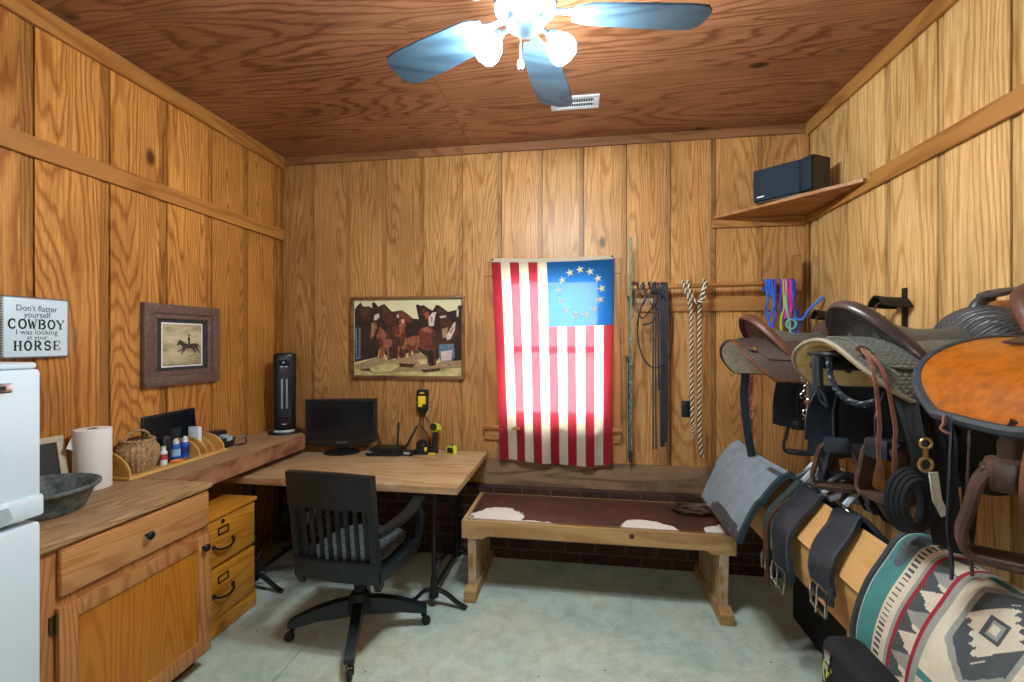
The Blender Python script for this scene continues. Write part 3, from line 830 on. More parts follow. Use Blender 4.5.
m = M(); m.lathe([(.0184, .03), (.0188, .03), (.0188, .06), (.0184, .06)], 18); obj('paper_label', m, plain('red_label', srgb(180, 60, 56), .5), t)
m = M(); m.lathe([(0, .08), (.012, .08), (.012, .1), (0, .1)], 14); obj('cap', m, WHITE, t)
t = thing('scissors', 'orange handled scissors lying in front of the blue bottles', 'scissors', (-2.215, 2.22, .918))
ORG = plain('orange_plastic', srgb(222, 120, 42), .4)
m = M()
for dx in (-.012, .016):
    m.tube([(-2.22 + dx + .012 * math.cos(a), 2.2 + .024 * math.sin(a), .923) for a in [i * PI / 8 for i in range(16)]], .005, 6, True)
obj('handles', m, ORG, t, world=True)
m = M(); m.prism([(-2.215, 2.22), (-2.205, 2.222), (-2.2, 2.30), (-2.204, 2.30)], .9205, .9225); m.prism([(-2.21, 2.22), (-2.2, 2.22), (-2.212, 2.30), (-2.216, 2.30)], .923, .925)
obj('blades', m, CHROME, t, False, world=True)

t = thing('tablet', 'large black slab tablet leaning upright against the left wall', 'tablet', (-2.37, 2.315, .966))
T = on_left(2.318, 1.07, -2.384) @ R('X', -4) @ R('Z', 1)
m = M(); m.box((0, 0, .008), (.345, .205, .012), .005, 0, T); obj('body', m, BLACKP, t, world=True)
m = M(); m.box((0, 0, .0145), (.325, .185, .001), 0, 0, T); obj('screen', m, SCREEN, t, False, world=True)
m = M(); m.b2((-2.345, 2.403, .9175), (-2.275, 2.43, 1.07), .003); 
single('white_box', m, WHITE, 'white card box standing between the curved organizer dividers', 'box')
t = thing('label_printer', 'black and white label printer at the far end of the desk organizer', 'printer', (-2.29, 2.60, .901))
m = M(); m.b2((-2.36, 2.545, .901), (-2.24, 2.66, .965), .012); m.b2((-2.37, 2.55, .964), (-2.29, 2.65, 1.01), .012); obj('body', m, BLACKP, t, world=True)
m = M(); m.b2((-2.243, 2.585, .945), (-2.236, 2.63, .975), .003); m.b2((-2.292, 2.575, .962), (-2.255, 2.62, .985), .004); obj('label_roll', m, GREYP, t, world=True)
m = M(); m.tube(bez([(-2.25, 2.655, .95), (-2.21, 2.70, .955), (-2.2, 2.70, .912), (-2.24, 2.655, .906)], 6), .005, 6); obj('strap', m, BLACKP, t, world=True)

# tower heater
t = thing('tower_heater', 'tall black tower heater on the corner end of the beam', 'heater', (-2.19, 3.09, .901), math.radians(32))
m = M(); m.lathe([(0, 0), (.105, 0), (.11, .006), (.105, .02), (.08, .03), (0, .032)], 32, 0, None, 1.05, .95); b = obj('base', m, BLACKP, t)
m = M(); m.tube([(.1 * math.sin(a), -.1 * math.cos(a), .027) for a in [(-.7 + i * .1) for i in range(15)]], .009, 8); obj('silver_trim', m, GREYP, b)
prof = [(.078 * math.copysign(abs(math.cos(a)) ** .6, math.cos(a)), .062 * math.copysign(abs(math.sin(a)) ** .6, math.sin(a))) for a in [i * PI / 14 for i in range(28)]]
m = M(); m.sweep(prof, [(0, .0, .03), (0, 0, .045), (0, 0, .565), (0, 0, .59), (0, 0, .60)], (1, 0, 0), scale=[.85, .97, 1, .96, .8]); obj('housing', m, BLACKP, t)
m = M()
for i in range(22):
    m.box((0, -.0615, .13 + i * .0145), (.088, .006, .004), 0)
obj('grille', m, plain('dark_grille', srgb(30, 44, 54), .4), t, False)
m = M(); m.box((-.016, -.058, .3), (.012, .012, .22), .004); m.box((.016, -.058, .3), (.012, .012, .22), .004); obj('heating_elements', m, GREYP, t)
m = M(); m.box((0, -.062, .525), (.07, .006, .05), .003); cp = obj('control_panel', m, SCREEN, t)
m = M(); m.box((-.018, -.066, .5), (.02, .002, .006)); m.box((.012, -.066, .5), (.02, .002, .006)); m.box((0, -.066, .075), (.03, .002, .006)); obj('marks', m, GREYP, cp, False)

# ------------------------------------------------------------------ desk
t = thing('desk', 'wooden slab desk on dark iron legs in the back left corner', 'desk', (-1.45, 2.9, 0))
m = M(); m.b2((-2.3, 2.482, .713), (-.688, 3.242, .755), .003); m.b2((-2.3, 3.238, .713), (-.688, 3.328, .7545), .003); obj('desktop', m, DESK_M, t, world=True)
def iron_trestle(x):
    for y in (2.6, 3.12):
        m = M(); m.tube([(x, y, .13), (x, y, .714)], .014, 10); m.lathe([(.03, .06), (.022, .1), (.02, .16), (.014, .19), (.0135, .2)], 12, 0, TL(x, y, .0))
        l = obj('leg', m, BLACKM, t, world=True)
        m = M(); m.tube(bez([(x - .17, y, .012), (x - .12, y, .03), (x - .06, y, .085), (x, y, .1), (x + .07, y, .085), (x + .15, y, .03), (x + .205, y - .01, .012)], 6), .017, 8, flat=.7)
        obj('arched_foot', m, BLACKM, l, world=True)
    m = M(); m.tube([(x, 2.6, .1), (x, 3.12, .1)], .011); m.tube([(x, 2.6, .16), (x + .02, 3.12, .62)], .008); m.strap([(x, 2.5, .704), (x, 3.25, .704)], .04, .016, (1, 0, 0))
    obj('stretcher', m, BLACKM, t, world=True)
iron_trestle(-.865); iron_trestle(-2.06)
m = M(); m.tube([(-2.06, 2.6, .12), (-.865, 3.12, .12)], .009); obj('cross_brace', m, BLACKM, t, world=True)

# monitor
t = thing('monitor', 'black flat screen monitor on the desk facing the room', 'monitor', (-1.755, 3.135, .756), math.radians(14))
m = M(); m.lathe([(0, 0), (.13, 0), (.134, .004), (.12, .014), (.04, .022), (0, .022)], 32, 0, None, 1.0, .72); obj('base', m, BLACKP, t)
m = M(); m.box((0, .02, .05), (.06, .03, .08), .01); obj('neck', m, BLACKP, t)
T = TL(0, 0, .222) @ R('X', 3)
m = M(); poly = [(-.255, .18), (.255, .18), (.255, -.13), (.2, -.16), (0, -.178), (-.2, -.16), (-.255, -.13)]
m.prism(poly, -.022, .022, 0, T @ basis((0, 0, 0), (1, 0, 0), (0, 0, 1), (0, -1, 0)))
hs = obj('housing', m, BLACKP, t)
m = M(); m.box((0, -.0225, .024), (.465, .002, .285), 0, 0, T); obj('screen', m, SCREEN, t, False)
m = M(); text_mesh(m, 'SAMSUNG', .015, T @ TL(0, -.0226, -.146) @ R('X', 90), .0008, 0, 1.1); obj('maker_mark', m, GREYP, hs, False)
m = M(); m.tube(bez([(.1, .1, .25), (.22, .16, .12), (.28, .1, .012), (.4, .12, .008)], 8), .005, 6); obj('cable', m, BLACKP, t)

# router
t = thing('router', 'flat black wireless router with two raised antennas on the desk', 'router', (-1.41, 3.15, .756), math.radians(8))
m = M(); m.prism([(-.13, -.075), (.115, -.075), (.13, -.05), (.12, .08), (-.105, .08)], 0.006, .026); m.prism([(-.11, -.055), (.105, -.055), (.11, .075), (-.09, .075)], .025, .052); m.b2((-.12, -.07, 0), (.12, .075, .008))
obj('body', m, BLACKP, t)
m = M(); m.prism([(-.128, -.072), (-.09, -.072), (-.09, -.03)], .0262, .0285); obj('silver_corner', m, GREYP, t, False)
for x, y, a in ((.06, .075, 3), (.125, .06, 28)):
    m = M(); m.b2((-.009, -.006, -.01), (.009, .006, .025), .002, 0, TL(x, y, .03)); m.b2((-.008, -.005, .015), (.008, .005, .19), .003, 0, TL(x, y, .03) @ R('Y', a)); obj('antenna', m, BLACKP, t)
YEL = plain('yellow_plastic', srgb(238, 206, 42), .4); GRNY = plain('lime_plastic', srgb(186, 200, 52), .45)
t = thing('modem', 'small black device with silver front between the router and the battery charger', 'electronics', (-1.235, 3.15, .756))
m = M(); m.box((0, 0, .016), (.075, .08, .03), .006); obj('body', m, BLACKP, t); m = M(); m.box((-.005, -.04, .02), (.045, .004, .016), .002); obj('front_plate', m, GREYP, t)
t = thing('battery_charger', 'black tool battery standing in its charger on the desk', 'charger', (-1.155, 3.2, .756))
m = M(); m.box((0, 0, .02), (.1, .09, .038), .008); obj('base', m, BLACKP, t)
m = M(); m.box((-.005, .005, .062), (.075, .065, .05), .014); m.box((-.005, .01, .09), (.06, .045, .02), .01); obj('battery', m, BLACKP, t)
m = M(); m.box((.04, -.035, .04), (.02, .02, .03), .004); obj('latch', m, YEL, t)
t = thing('cordless_light', 'yellow and black cordless work light standing upright on the desk', 'flashlight', (-1.07, 3.21, .756))
m = M(); m.box((0, 0, .0225), (.06, .075, .043), .008); obj('battery_foot', m, BLACKP, t); m = M(); m.box((0, -.038, .008), (.056, .006, .014), .002); obj('yellow_band', m, YEL, t)
m = M(); m.tube([(0, 0, .04), (.004, .004, .09), (.008, .008, .13), (.01, .012, .16)], .02, 10, scale=[1.1, .85, .95, 1.1]); obj('grip', m, BLACKP, t)
m = M(); m.lathe([(0, -.045), (.034, -.045), (.037, -.035), (.034, .02), (.026, .035), (0, .036)], 20, 0, TL(.012, .01, .19) @ R('X', 70) @ R('Y', 0)); h = obj('head', m, GRNY, t)
m = M(); m.lathe([(0, 0), (.026, 0), (.026, .003), (0, .003)], 18, 0, TL(.012, -.037, .204) @ R('X', 70)); obj('lens', m, BLACKM, h)
t = thing('tape_measure', 'lime and black tape measure on the desk right of the work light', 'tape measure', (-.935, 3.22, .756))
m = M(); m.prism([(-.033, 0), (.033, 0), (.036, .03), (.03, .058), (0, .068), (-.03, .058), (-.036, .03)], -.02, .02, 0, basis((0, 0, .0), (.96, -.28, 0), (0, 0, 1), (-.28, -.96, 0))); obj('case', m, GRNY, t)
m = M(); m.prism([(-.022, .012), (.022, .012), (.026, .03), (.02, .05), (-.02, .05), (-.026, .03)], -.0225, .0225, 0, basis((0, 0, 0), (.96, -.28, 0), (0, 0, 1), (-.28, -.96, 0))); m.box((0, -.0, .062), (.03, .03, .014), .004); obj('grip', m, BLACKP, t)

# wall charger above the desk
t = thing('wall_charger', 'black and yellow charger box mounted on the back wall above the desk', 'charger', (-1.2, 3.34, 1.03))
T = on_back(-1.2, 1.122, 3.356)
P = [(-.042, -.06), (-.03, -.085), (.03, -.085), (.042, -.06), (.045, .07), (.036, .093), (-.036, .093), (-.045, .07)]
m = M(); m.prism(P, 0, .035, 0, T); obj('case', m, BLACKP, t, world=True)
m = M(); m.box((0, .002, .036), (.062, .085, .004), .002, 0, T); yp = obj('yellow_face', m, YEL, t, world=True)
m = M(); m.box((.018, -.03, .039), (.026, .024, .004), .001, 0, T); obj('dark_corner', m, BLACKP, yp, world=True)
m = M(); m.box((0, .068, .036), (.036, .01, .003), .001, 0, T); obj('yellow_strip', m, YEL, t, world=True)
m = M()
m.tube(bez([(-1.205, 3.335, 1.035), (-1.22, 3.33, .95), (-1.16, 3.32, .88), (-1.13, 3.3, .82), (-1.12, 3.27, .765)], 8), .004, 6)
m.tube(bez([(-1.195, 3.335, 1.035), (-1.15, 3.33, .97), (-1.1, 3.31, .91), (-1.09, 3.28, .84)], 8), .003, 6)
obj('cord', m, BLACKP, t, world=True)

# horse picture
t = thing('horse_picture', 'wide framed colour picture of a herd of horses on the back wall', 'picture', (-1.33, 3.34, 1.303))
T = on_back(-1.33, 1.618, 3.357)
m = M(); frame_ring(m, .925, .64, .022, .004, .032, T); obj('frame', m, wood('walnut_frame', srgb(132, 92, 54), srgb(92, 60, 32), 'x', 6), t, world=True)
def ground():
    q = NT('painted_meadow'); n = q.noise(q.map(q.obj(), (6, 1, 14)), 1.5, 4, .6)
    q.col(q.ramp(n, [(.3, srgb(150, 134, 84)), (.5, srgb(196, 182, 122)), (.7, srgb(218, 206, 150))])); q.set(.3); return q.m
hm = [plain('print_sky', srgb(214, 208, 166), .3), ground()] + [plain('print_' + n, srgb(*c), .3, var_c=srgb(*c2), vscale=34) for n, c, c2 in (
    ('black_horse', (40, 30, 30), (62, 46, 42)), ('bay_horse', (126, 66, 50), (70, 38, 32)), ('brown_horse', (92, 60, 46), (46, 32, 28)), ('sorrel_horse', (164, 104, 74), (104, 58, 42)), ('white', (216, 196, 184), (190, 170, 160)), ('blue', (110, 136, 150), (80, 100, 120)), ('dust', (176, 150, 112), (140, 112, 84)))]
hm.insert(2, None); hm = [x for x in hm if x]
m = M(); W, H = .44, .30
m.add([(-W, -H, .010), (W, -H, .010), (W, H, .010), (-W, H, .010)], [[0, 1, 2, 3]], 0, T)
m.add([(-W, -H, .0103), (W, -H, .0103), (W, -.05, .0103), (-W, -.02, .0103)], [[0, 1, 2, 3]], 1, T)
lay = .0105
def blob(pts, mi):
    """outline in the pixels of a 786 x 550 print"""
    global lay
    pp = [((x - 62) / 786 * 2 * W - W, H - (y - 65) / 550 * 2 * H) for x, y in pts]
    pp = [(max(-W + .001, min(W - .001, a)), max(-H + .001, min(H - .001, b))) for a, b in pp]
    stamp(m, pp, 0, 0, 1, 1, T, lay, mi); lay += .0002
BLK, BAY, BRN, SOR, WHT, BLU, DST = 2, 3, 4, 5, 6, 7, 8
blob([(66, 135), (95, 100), (110, 85), (130, 115), (175, 115), (200, 130), (195, 90), (215, 85), (245, 120), (265, 105), (290, 100), (325, 135), (345, 155), (380, 150), (415, 145), (450, 165), (500, 205), (540, 210), (518, 110), (530, 105), (555, 115), (575, 110), (610, 135), (640, 150), (665, 110), (690, 115), (750, 160), (815, 145), (820, 118), (845, 115), (848, 500), (800, 510), (690, 480), (640, 545), (600, 480), (520, 420), (400, 480), (330, 500), (250, 420), (240, 480), (66, 520)], BLK)
blob([(100, 130), (130, 120), (170, 125), (190, 160), (170, 210), (120, 200)], BRN); blob([(265, 125), (290, 112), (330, 145), (345, 190), (300, 230), (265, 190)], BRN)
blob([(560, 125), (600, 145), (640, 160), (600, 190), (565, 180)], BRN); blob([(670, 125), (700, 128), (745, 165), (720, 190), (680, 170)], BRN)
blob([(190, 235), (225, 230), (235, 270), (215, 320), (195, 355), (180, 345), (190, 290)], SOR); blob([(196, 250), (210, 248), (208, 320), (194, 345)], DST)
blob([(215, 180), (245, 165), (255, 190), (230, 215), (210, 215)], WHT)
blob([(70, 270), (110, 270), (110, 490), (75, 500)], BLU); blob([(84, 272), (98, 272), (96, 480), (86, 485)], BLK)
blob([(255, 310), (330, 270), (350, 330), (330, 390), (300, 420), (275, 470), (265, 510), (245, 505), (255, 440), (245, 370)], BRN)
blob([(300, 185), (350, 160), (385, 190), (380, 240), (330, 262), (300, 250)], BRN)
blob([(350, 260), (410, 245), (430, 340), (400, 385), (350, 390), (330, 340)], BAY); blob([(350, 330), (400, 340), (395, 390), (345, 395)], BRN)
blob([(375, 160), (420, 145), (455, 170), (500, 215), (480, 240), (430, 215), (395, 210)], BAY)
blob([(400, 215), (440, 205), (450, 260), (425, 340), (405, 340), (400, 270)], SOR); blob([(382, 178), (396, 176), (396, 200), (382, 200)], WHT); blob([(418, 212), (434, 212), (432, 240), (420, 240)], WHT)
def hblob(x, y, w, h, mi, flip=False): blob([((x + (1 - p[0]) * w) if flip else (x + p[0] * w), y + (1 - p[1]) * h) for p in HORSE_OUT], mi)
hblob(228, 235, 230, 285, SOR); hblob(300, 255, 200, 250, BRN); hblob(405, 225, 285, 320, BAY); hblob(640, 230, 200, 270, BRN, True)
blob([(440, 265), (520, 265), (530, 300), (490, 350), (450, 340)], BLK); blob([(505, 210), (600, 215), (615, 250), (560, 265), (520, 250)], BLK)
blob([(540, 300), (570, 265), (620, 260), (655, 290), (665, 370), (640, 420), (600, 440), (545, 410)], BAY); blob([(560, 275), (610, 266), (645, 300), (610, 310), (570, 300)], SOR)
blob([(640, 290), (665, 300), (668, 380), (645, 420), (640, 350)], BRN)
blob([(440, 350), (500, 330), (545, 330), (545, 400), (520, 440), (450, 420), (420, 440), (435, 390)], SOR); blob([(455, 395), (520, 400), (515, 440), (455, 425)], BAY)
blob([(520, 430), (550, 440), (540, 500), (520, 530), (510, 525), (525, 480)], BAY); blob([(590, 440), (640, 430), (650, 540), (620, 545), (610, 490)], BLK)
blob([(410, 430), (440, 430), (430, 500), (405, 500)], BRN); blob([(265, 410), (310, 400), (275, 500), (250, 515)], SOR); blob([(330, 440), (365, 430), (350, 490), (325, 505)], BRN)
blob([(610, 200), (640, 165), (670, 160), (660, 195), (650, 260), (615, 260)], WHT); blob([(625, 200), (640, 190), (640, 230), (628, 235)], DST); blob([(580, 165), (610, 160), (615, 200), (590, 210)], SOR)
blob([(690, 200), (740, 190), (780, 230), (760, 300), (730, 340), (700, 310)], BRN); blob([(710, 280), (750, 270), (745, 340), (715, 345)], DST)
blob([(740, 330), (790, 240), (805, 230), (800, 290), (770, 350), (745, 360)], WHT); blob([(762, 300), (785, 262), (790, 280), (772, 320)], DST)
blob([(812, 150), (828, 140), (825, 195), (812, 195)], WHT); blob([(690, 190), (740, 185), (735, 200), (700, 205)], WHT)
blob([(690, 390), (790, 385), (800, 480), (770, 510), (700, 510), (685, 450)], BLU); blob([(700, 440), (780, 430), (775, 500), (705, 505)], WHT)
blob([(64, 540), (240, 485), (330, 505), (460, 480), (520, 450), (600, 470), (610, 545), (660, 545), (690, 515), (846, 500), (846, 545), (500, 575), (200, 590)], DST)
blob([(400, 525), (520, 530), (500, 555), (410, 550)], BRN); blob([(560, 570), (700, 555), (690, 575), (580, 585)], BRN); blob([(90, 575), (190, 560), (180, 580)], BRN)
blob([(180, 560), (330, 520), (400, 545), (330, 590), (220, 600)], 1); blob([(540, 500), (600, 490), (605, 530), (550, 535)], 1)
obj('print', m, hm, t, False, world=True)

# ------------------------------------------------------------------ flag
t = thing('flag', 'red white and blue flag with a ring of thirteen stars hung over the window', 'flag', (-.2, 3.29, .70))
FX0, FX1, FZ0, FZ1 = -.652, .242, .70, 2.185
def flag_mat(name, c, tr):
    q = NT(name); w = q.noise(q.map(q.obj(), (300, 1, 300)), 1, 2, .6)
    cc = q.mix(q.math('MULTIPLY', w, .25), c, mul(c, .8))
    d = q.new('ShaderNodeBsdfDiffuse'); tl = q.new('ShaderNodeBsdfTranslucent'); q.ln(cc, d.inputs[0]); q.ln(cc, tl.inputs[0])
    mx = q.new('ShaderNodeMixShader'); mx.inputs[0].default_value = tr
    q.ln(d.outputs[0], mx.inputs[1]); q.ln(tl.outputs[0], mx.inputs[2])
    tp = q.new('ShaderNodeBsdfTransparent'); m2 = q.new('ShaderNodeMixShader'); m2.inputs[0].default_value = .014   # open weave
    q.ln(mx.outputs[0], m2.inputs[1]); q.ln(tp.outputs[0], m2.inputs[2]); q.ln(m2.outputs[0], q.out.inputs[0]); return q.m
FR = flag_mat('flag_red', srgb(158, 44, 54), .4); FWH = flag_mat('flag_cream', srgb(214, 204, 178), .4); FB = flag_mat('flag_blue', srgb(32, 84, 136), .4); FST = flag_mat('flag_star', srgb(232, 214, 160), .3)
NX, NZ = 78, 90
def flag_p(u, v, off=0.0):
    z = FZ1 - v * (FZ1 - FZ0)
    k = v ** .8
    x0 = FX0 + .07 * k; x1 = FX1 - .012 * k
    x = x0 + (x1 - x0) * u
    z -= .018 * math.sin(u * PI) * (1 - v) * .6 - .012 * v * math.cos(u * 5)
    y = 3.300 - .012 * math.sin(u * 15 + v * 3.0) * (.15 + v) - .008 * math.sin(u * 33 + v * 7) * v - .012 * v
    if v > .82: y += .01 * math.sin((v - .82) * 20) * math.sin(u * 9)
    return Vector((x, y - off, z))
m = M(); vs = []; fs = []; ms = []
for j in range(NZ + 1):
    for i in range(NX + 1):
        vs.append(flag_p(i / NX, j / NZ))
for j in range(NZ):
    for i in range(NX):
        fs.append([j * (NX + 1) + i, j * (NX + 1) + i + 1, (j + 1) * (NX + 1) + i + 1, (j + 1) * (NX + 1) + i])
        st = i * 13 // NX
        ms.append(2 if (st >= 6 and j < 29) else (0 if st % 2 == 0 else 1))
m.add(vs, fs, ms)
cu, cv = 6 / 13 + 7 / 26, .158
for s_ in range(13):
    a = 2 * PI * s_ / 13 + PI / 2
    pts = []
    for k in range(10):
        r = (.031 if k % 2 == 0 else .0125); b = PI / 2 + k * PI / 5 + .25
        pts.append(flag_p(cu + (.155 * math.cos(a) + r * math.cos(b)) / .88, cv - (.165 * math.sin(a) + r * math.sin(b)) / 1.48, .0025))
    c = flag_p(cu + .155 * math.cos(a) / .88, cv - .165 * math.sin(a) / 1.48, .003)
    m.add([c] + pts, [[0, 1 + k, 1 + (k + 1) % 10] for k in range(10)], 3)
obj('cloth', m, [FR, FWH, FB, FST], t, world=True, ang=180)
m = M(); m.shell(lambda u, v: flag_p(u, 0, .001) + Vector((0, 0, .028 * v - .006)), 40, 2, .003); obj('header_band', m, FWH, t, world=True)
for u in (.012, .988):
    p = flag_p(u, 0)
    m = M(); m.tube([(p.x, p.y - .008, p.z + .012), (p.x, YB - .021, p.z + .012)], .0035, 8); m.lathe([(.006, 0), (.008, .003), (0, .004)], 10, 0, TL(p.x, p.y - .008, p.z + .012) @ R('X', 90)); obj('hanging_nail', m, BLACKM, t, world=True)

# ------------------------------------------------------------------ bench
m = M(); m.prism([(3.322, .516), (3.338, .698), (3.356 - .001, .698), (3.34, .516)], -.70, 1.35, 0, basis((0, 0, 0), (0, 1, 0), (0, 0, 1), (1, 0, 0)))
single('back_board', m, OLDBOARD, 'old knotty board standing on the brick ledge behind the bench', 'board', smooth=False)
t = thing('bench', 'wooden bench with a brown and white cowhide seat below the flag', 'bench', (.08, 2.96, 0))
X0, X1, Y0, Y1, ZT = -.72, .875, 2.70, 3.225, .48
m = M()
m.b2((X0, Y0 + .022, ZT - .07), (X0 + .03, Y1, ZT + .004), .003); m.b2((X1 - .03, Y0 + .022, ZT - .07), (X1, Y1, ZT + .004), .003); m.b2((X0 + .03, Y1 - .025, ZT - .07), (X1 - .03, Y1, ZT + .002), .003)
m.b2((X0 + .03, Y0 + .022, ZT - .035), (X1 - .03, Y1 - .025, ZT - .012))
obj('seat_frame', m, BENCH_M, t, world=True)
m = M()
m.prism([(X0, ZT - .105), (X0 + .13, ZT - .105), (X0 + .16, ZT - .085), (X1 - .16, ZT - .085), (X1 - .13, ZT - .105), (X1, ZT - .105), (X1, ZT + .004), (X0, ZT + .004)], Y0, Y0 + .022, 0, basis((0, 0, 0), (1, 0, 0), (0, 0, 1), (0, 1, 0)))
a = obj('apron', m, BENCH_M, t, False, world=True)
m = M(); m.lathe([(.016, 0), (.016, .002), (0, .003)], 16, 0, TL(.30, Y0, ZT - .03) @ R('X', 90)); obj('knot', m, DARKWOOD, a, world=True)
def hide_mi(u, v):
    x = X0 + .03 + u * (X1 - X0 - .06); y = Y0 + .022 + v * (Y1 - Y0 - .047)
    n = mnoise.noise(Vector((x * 7, y * 7, 2.3))) * .07 + mnoise.noise(Vector((x * 22, y * 22, 7.7))) * .02
    yy = y - Y0
    for cx, cy, rx, ry in ((-.50, .03, .19, .17), (-.3, .0, .14, .07), (.40, .03, .14, .12), (.80, .02, .09, .10), (.84, .1, .03, .06)):
        d = ((x - cx) / rx) ** 2 + ((yy - cy) / ry) ** 2
        if d + n * 11 + mnoise.noise(Vector((x * 70, y * 70, 1.1))) * .12 < 1: return 1
    return 0
m = M()
m.shell(lambda u, v: (X0 + .03 + u * (X1 - X0 - .06), Y0 + .022 + v * (Y1 - Y0 - .047), ZT + .006 + .004 * math.sin(u * PI) * math.sin(v * PI)), 260, 90, .01, 0, 0, None, hide_mi)
HIDE = plain('brown_cowhide', srgb(92, 48, 34), .65, var_c=srgb(54, 28, 20), vscale=7, bump=.4, bscale=300)
HIDE_W = plain('white_cowhide', srgb(226, 220, 208), .75, bump=.4, bscale=300)
sh = obj('seat_hide', m, [HIDE, HIDE_W], t, world=True)
m = M()
n = 150
for i in range(n):
    m.ball((X0 + .034 + (X1 - X0 - .068) * i / (n - 1), Y0 + .026, ZT + .008), .0042, 6)
for i in range(48):
    for x in (X0 + .033, X1 - .033):
        m.ball((x, Y0 + .03 + (Y1 - Y0 - .06) * i / 47, ZT + .008), .0042, 6)
o = obj('nail_heads', m, plain('aged_nailhead', srgb(150, 118, 70), .4, .7), sh, world=True); o['kind'] = 'stuff'
for sx, x in ((1, X0 + .035), (-1, X1 - .035 - .05)):
    m = M(); m.prism([(2.735, .06), (3.16, .06), (3.19, .376), (2.715, .376)], x, x + .05, 0, basis((0, 0, 0), (0, 1, 0), (0, 0, 1), (1, 0, 0)))
    l = obj('leg', m, BENCH_V, t, False, world=True)
    m = M(); m.prism([(2.66, 0), (3.235, 0), (3.235, .06), (3.2, .075), (2.72, .075), (2.66, .06)], x - .012, x + .062, 0, basis((0, 0, 0), (0, 1, 0), (0, 0, 1), (1, 0, 0)))
    obj('foot', m, BENCH_M, l, False, world=True)
    m = M(); m.b2((x - .008, 2.725, .375), (x + .058, 3.2, .412), .002); obj('cleat', m, BENCH_M, l, False, world=True)

# coiled strap on the bench
m = M()
for k in range(5):
    r = .07 + .009 * k
    m.tube([(.71 + r * 1.15 * math.cos(a) + .006 * math.sin(5 * a + k), 3.02 + r * .75 * math.sin(a), .497 + .006 * k + .004 * math.sin(3 * a + k * 2)) for a in [i * PI / 18 for i in range(36)]], .006, 6, True)
m.tube(bez([(.62, 3.0, .5), (.70, 2.95, .522), (.80, 3.0, .506), (.83, 3.05, .503)], 6), .005, 6)
single('coiled_strap', m, LEA_DK, 'dark coiled leather strap lying on the right end of the bench', 'strap')

# ------------------------------------------------------------------ office chair
t = thing('office_chair', 'black painted wooden swivel chair with slatted back in front of the desk', 'chair', (-1.185, 2.30, 0), math.radians(-4))
m = M(); m.tube([(0, 0, .14), (0, 0, .40)], .03, 14); m.lathe([(.055, .12), (.06, .14), (.06, .2), (.04, .23), (0, .23)], 18); m.box((0, 0, .405), (.16, .2, .03), .008)
m.tube([(-.07, .0, .34), (.07, 0, .34)], .012); m.lathe([(.045, .3), (.05, .32), (.045, .36), (.02, .37)], 14)
obj('pedestal', m, BLACKM, t)
ca = math.radians(-66) 
for k in range(4):
    a = ca + k * PI / 2 - 0.0
    Tk = R('Z', math.degrees(a))
    m = M()
    prof = [(.03, .2, .11), (.12, .19, .105), (.22, .165, .1), (.3, .135, .085), (.345, .115, .08), (.36, .105, .082)]
    vs = []; 
    P = [(x, z0) for x, z0, z1 in prof] + [(x, z1) for x, z0, z1 in prof][::-1]
    m.prism(P, -.024, .024, 0, Tk @ basis((0, 0, 0), (1, 0, 0), (0, 0, 1), (0, -1, 0)))
    l = obj('base_leg', m, CHAIRBLK, t)
    m = M(); c = (.335, 0)
    m.tube([(.335, 0, .055), (.335, 0, .1)], .008, 8, T=Tk); m.strap([(.335, .0, .068), (.345, .016, .06), (.355, .018, .03)], .02, .004, (1, 0, 0), T=Tk); m.strap([(.335, .0, .068), (.345, -.016, .06), (.355, -.018, .03)], .02, .004, (1, 0, 0), T=Tk)
    m.lathe([(.0, -.012), (.022, -.012), (.026, -.006), (.026, .006), (.022, .012), (0, .012)], 20, 0, Tk @ TL(.355, 0, .0265) @ R('X', 90))
    obj('caster', m, BLACKM, l)
m = M(); m.prism([(-.20, -.22), (.20, -.22), (.235, -.1), (.24, .12), (.2, .235), (-.2, .235), (-.24, .12), (-.235, -.1)], .42, .452)
obj('seat', m, CHAIRBLK, t)
m = M()
def cush(u, v):
    a = u * 2 * PI; r = math.sin(v * PI)
    cx = .215 * math.copysign(abs(math.cos(a)) ** .55, math.cos(a)); cy = .215 * math.copysign(abs(math.sin(a)) ** .55, math.sin(a))
    return (cx * r ** .35, cy * r ** .35 + .01, .484 - .032 * math.cos(v * PI) + .012 * (r ** 2) * math.sin(u * 12) * .2)
m.shell(cush, 40, 14, .001); obj('cushion', m, CUSHION, t)
def back_y(x, z): return -.215 - (z - .42) * .12 + .55 * x * x * .6
SL = R('Z', 0)
for sx in (-1, 1):
    m = M(); m.sweep([(-.016, -.02), (.016, -.02), (.016, .02), (-.016, .02)], [(sx * .215, back_y(.215, z) + (.02 if z < .4 else 0), z) for z in (.36, .42, .55, .7, .85, .94)], (1, 0, 0)); obj('back_post', m, CHAIRBLK, t, ang=30)
def rail(z0, z1, th, crest=0):
    m = M(); m.shell(lambda u, v: (-.228 + .456 * u, back_y(-.228 + .456 * u, z0 + (z1 - z0) * v) - .004, z0 + (z1 - z0) * v + (crest * math.sin(u * PI) if v > .99 else 0)), 16, 4, -th); return m
obj('top_rail', rail(.78, .95, .026, .008), CHAIRBLK, t); obj('lower_rail', rail(.405, .505, .024), CHAIRBLK, t)
for k in range(8):
    x = -.17 + k * .0486
    m = M(); m.strap([(x, back_y(x, z) + .008, z) for z in (.49, .58, .68, .79)], .02, .012, (1, 0, 0)); obj('back_slat', m, CHAIRBLK, t)
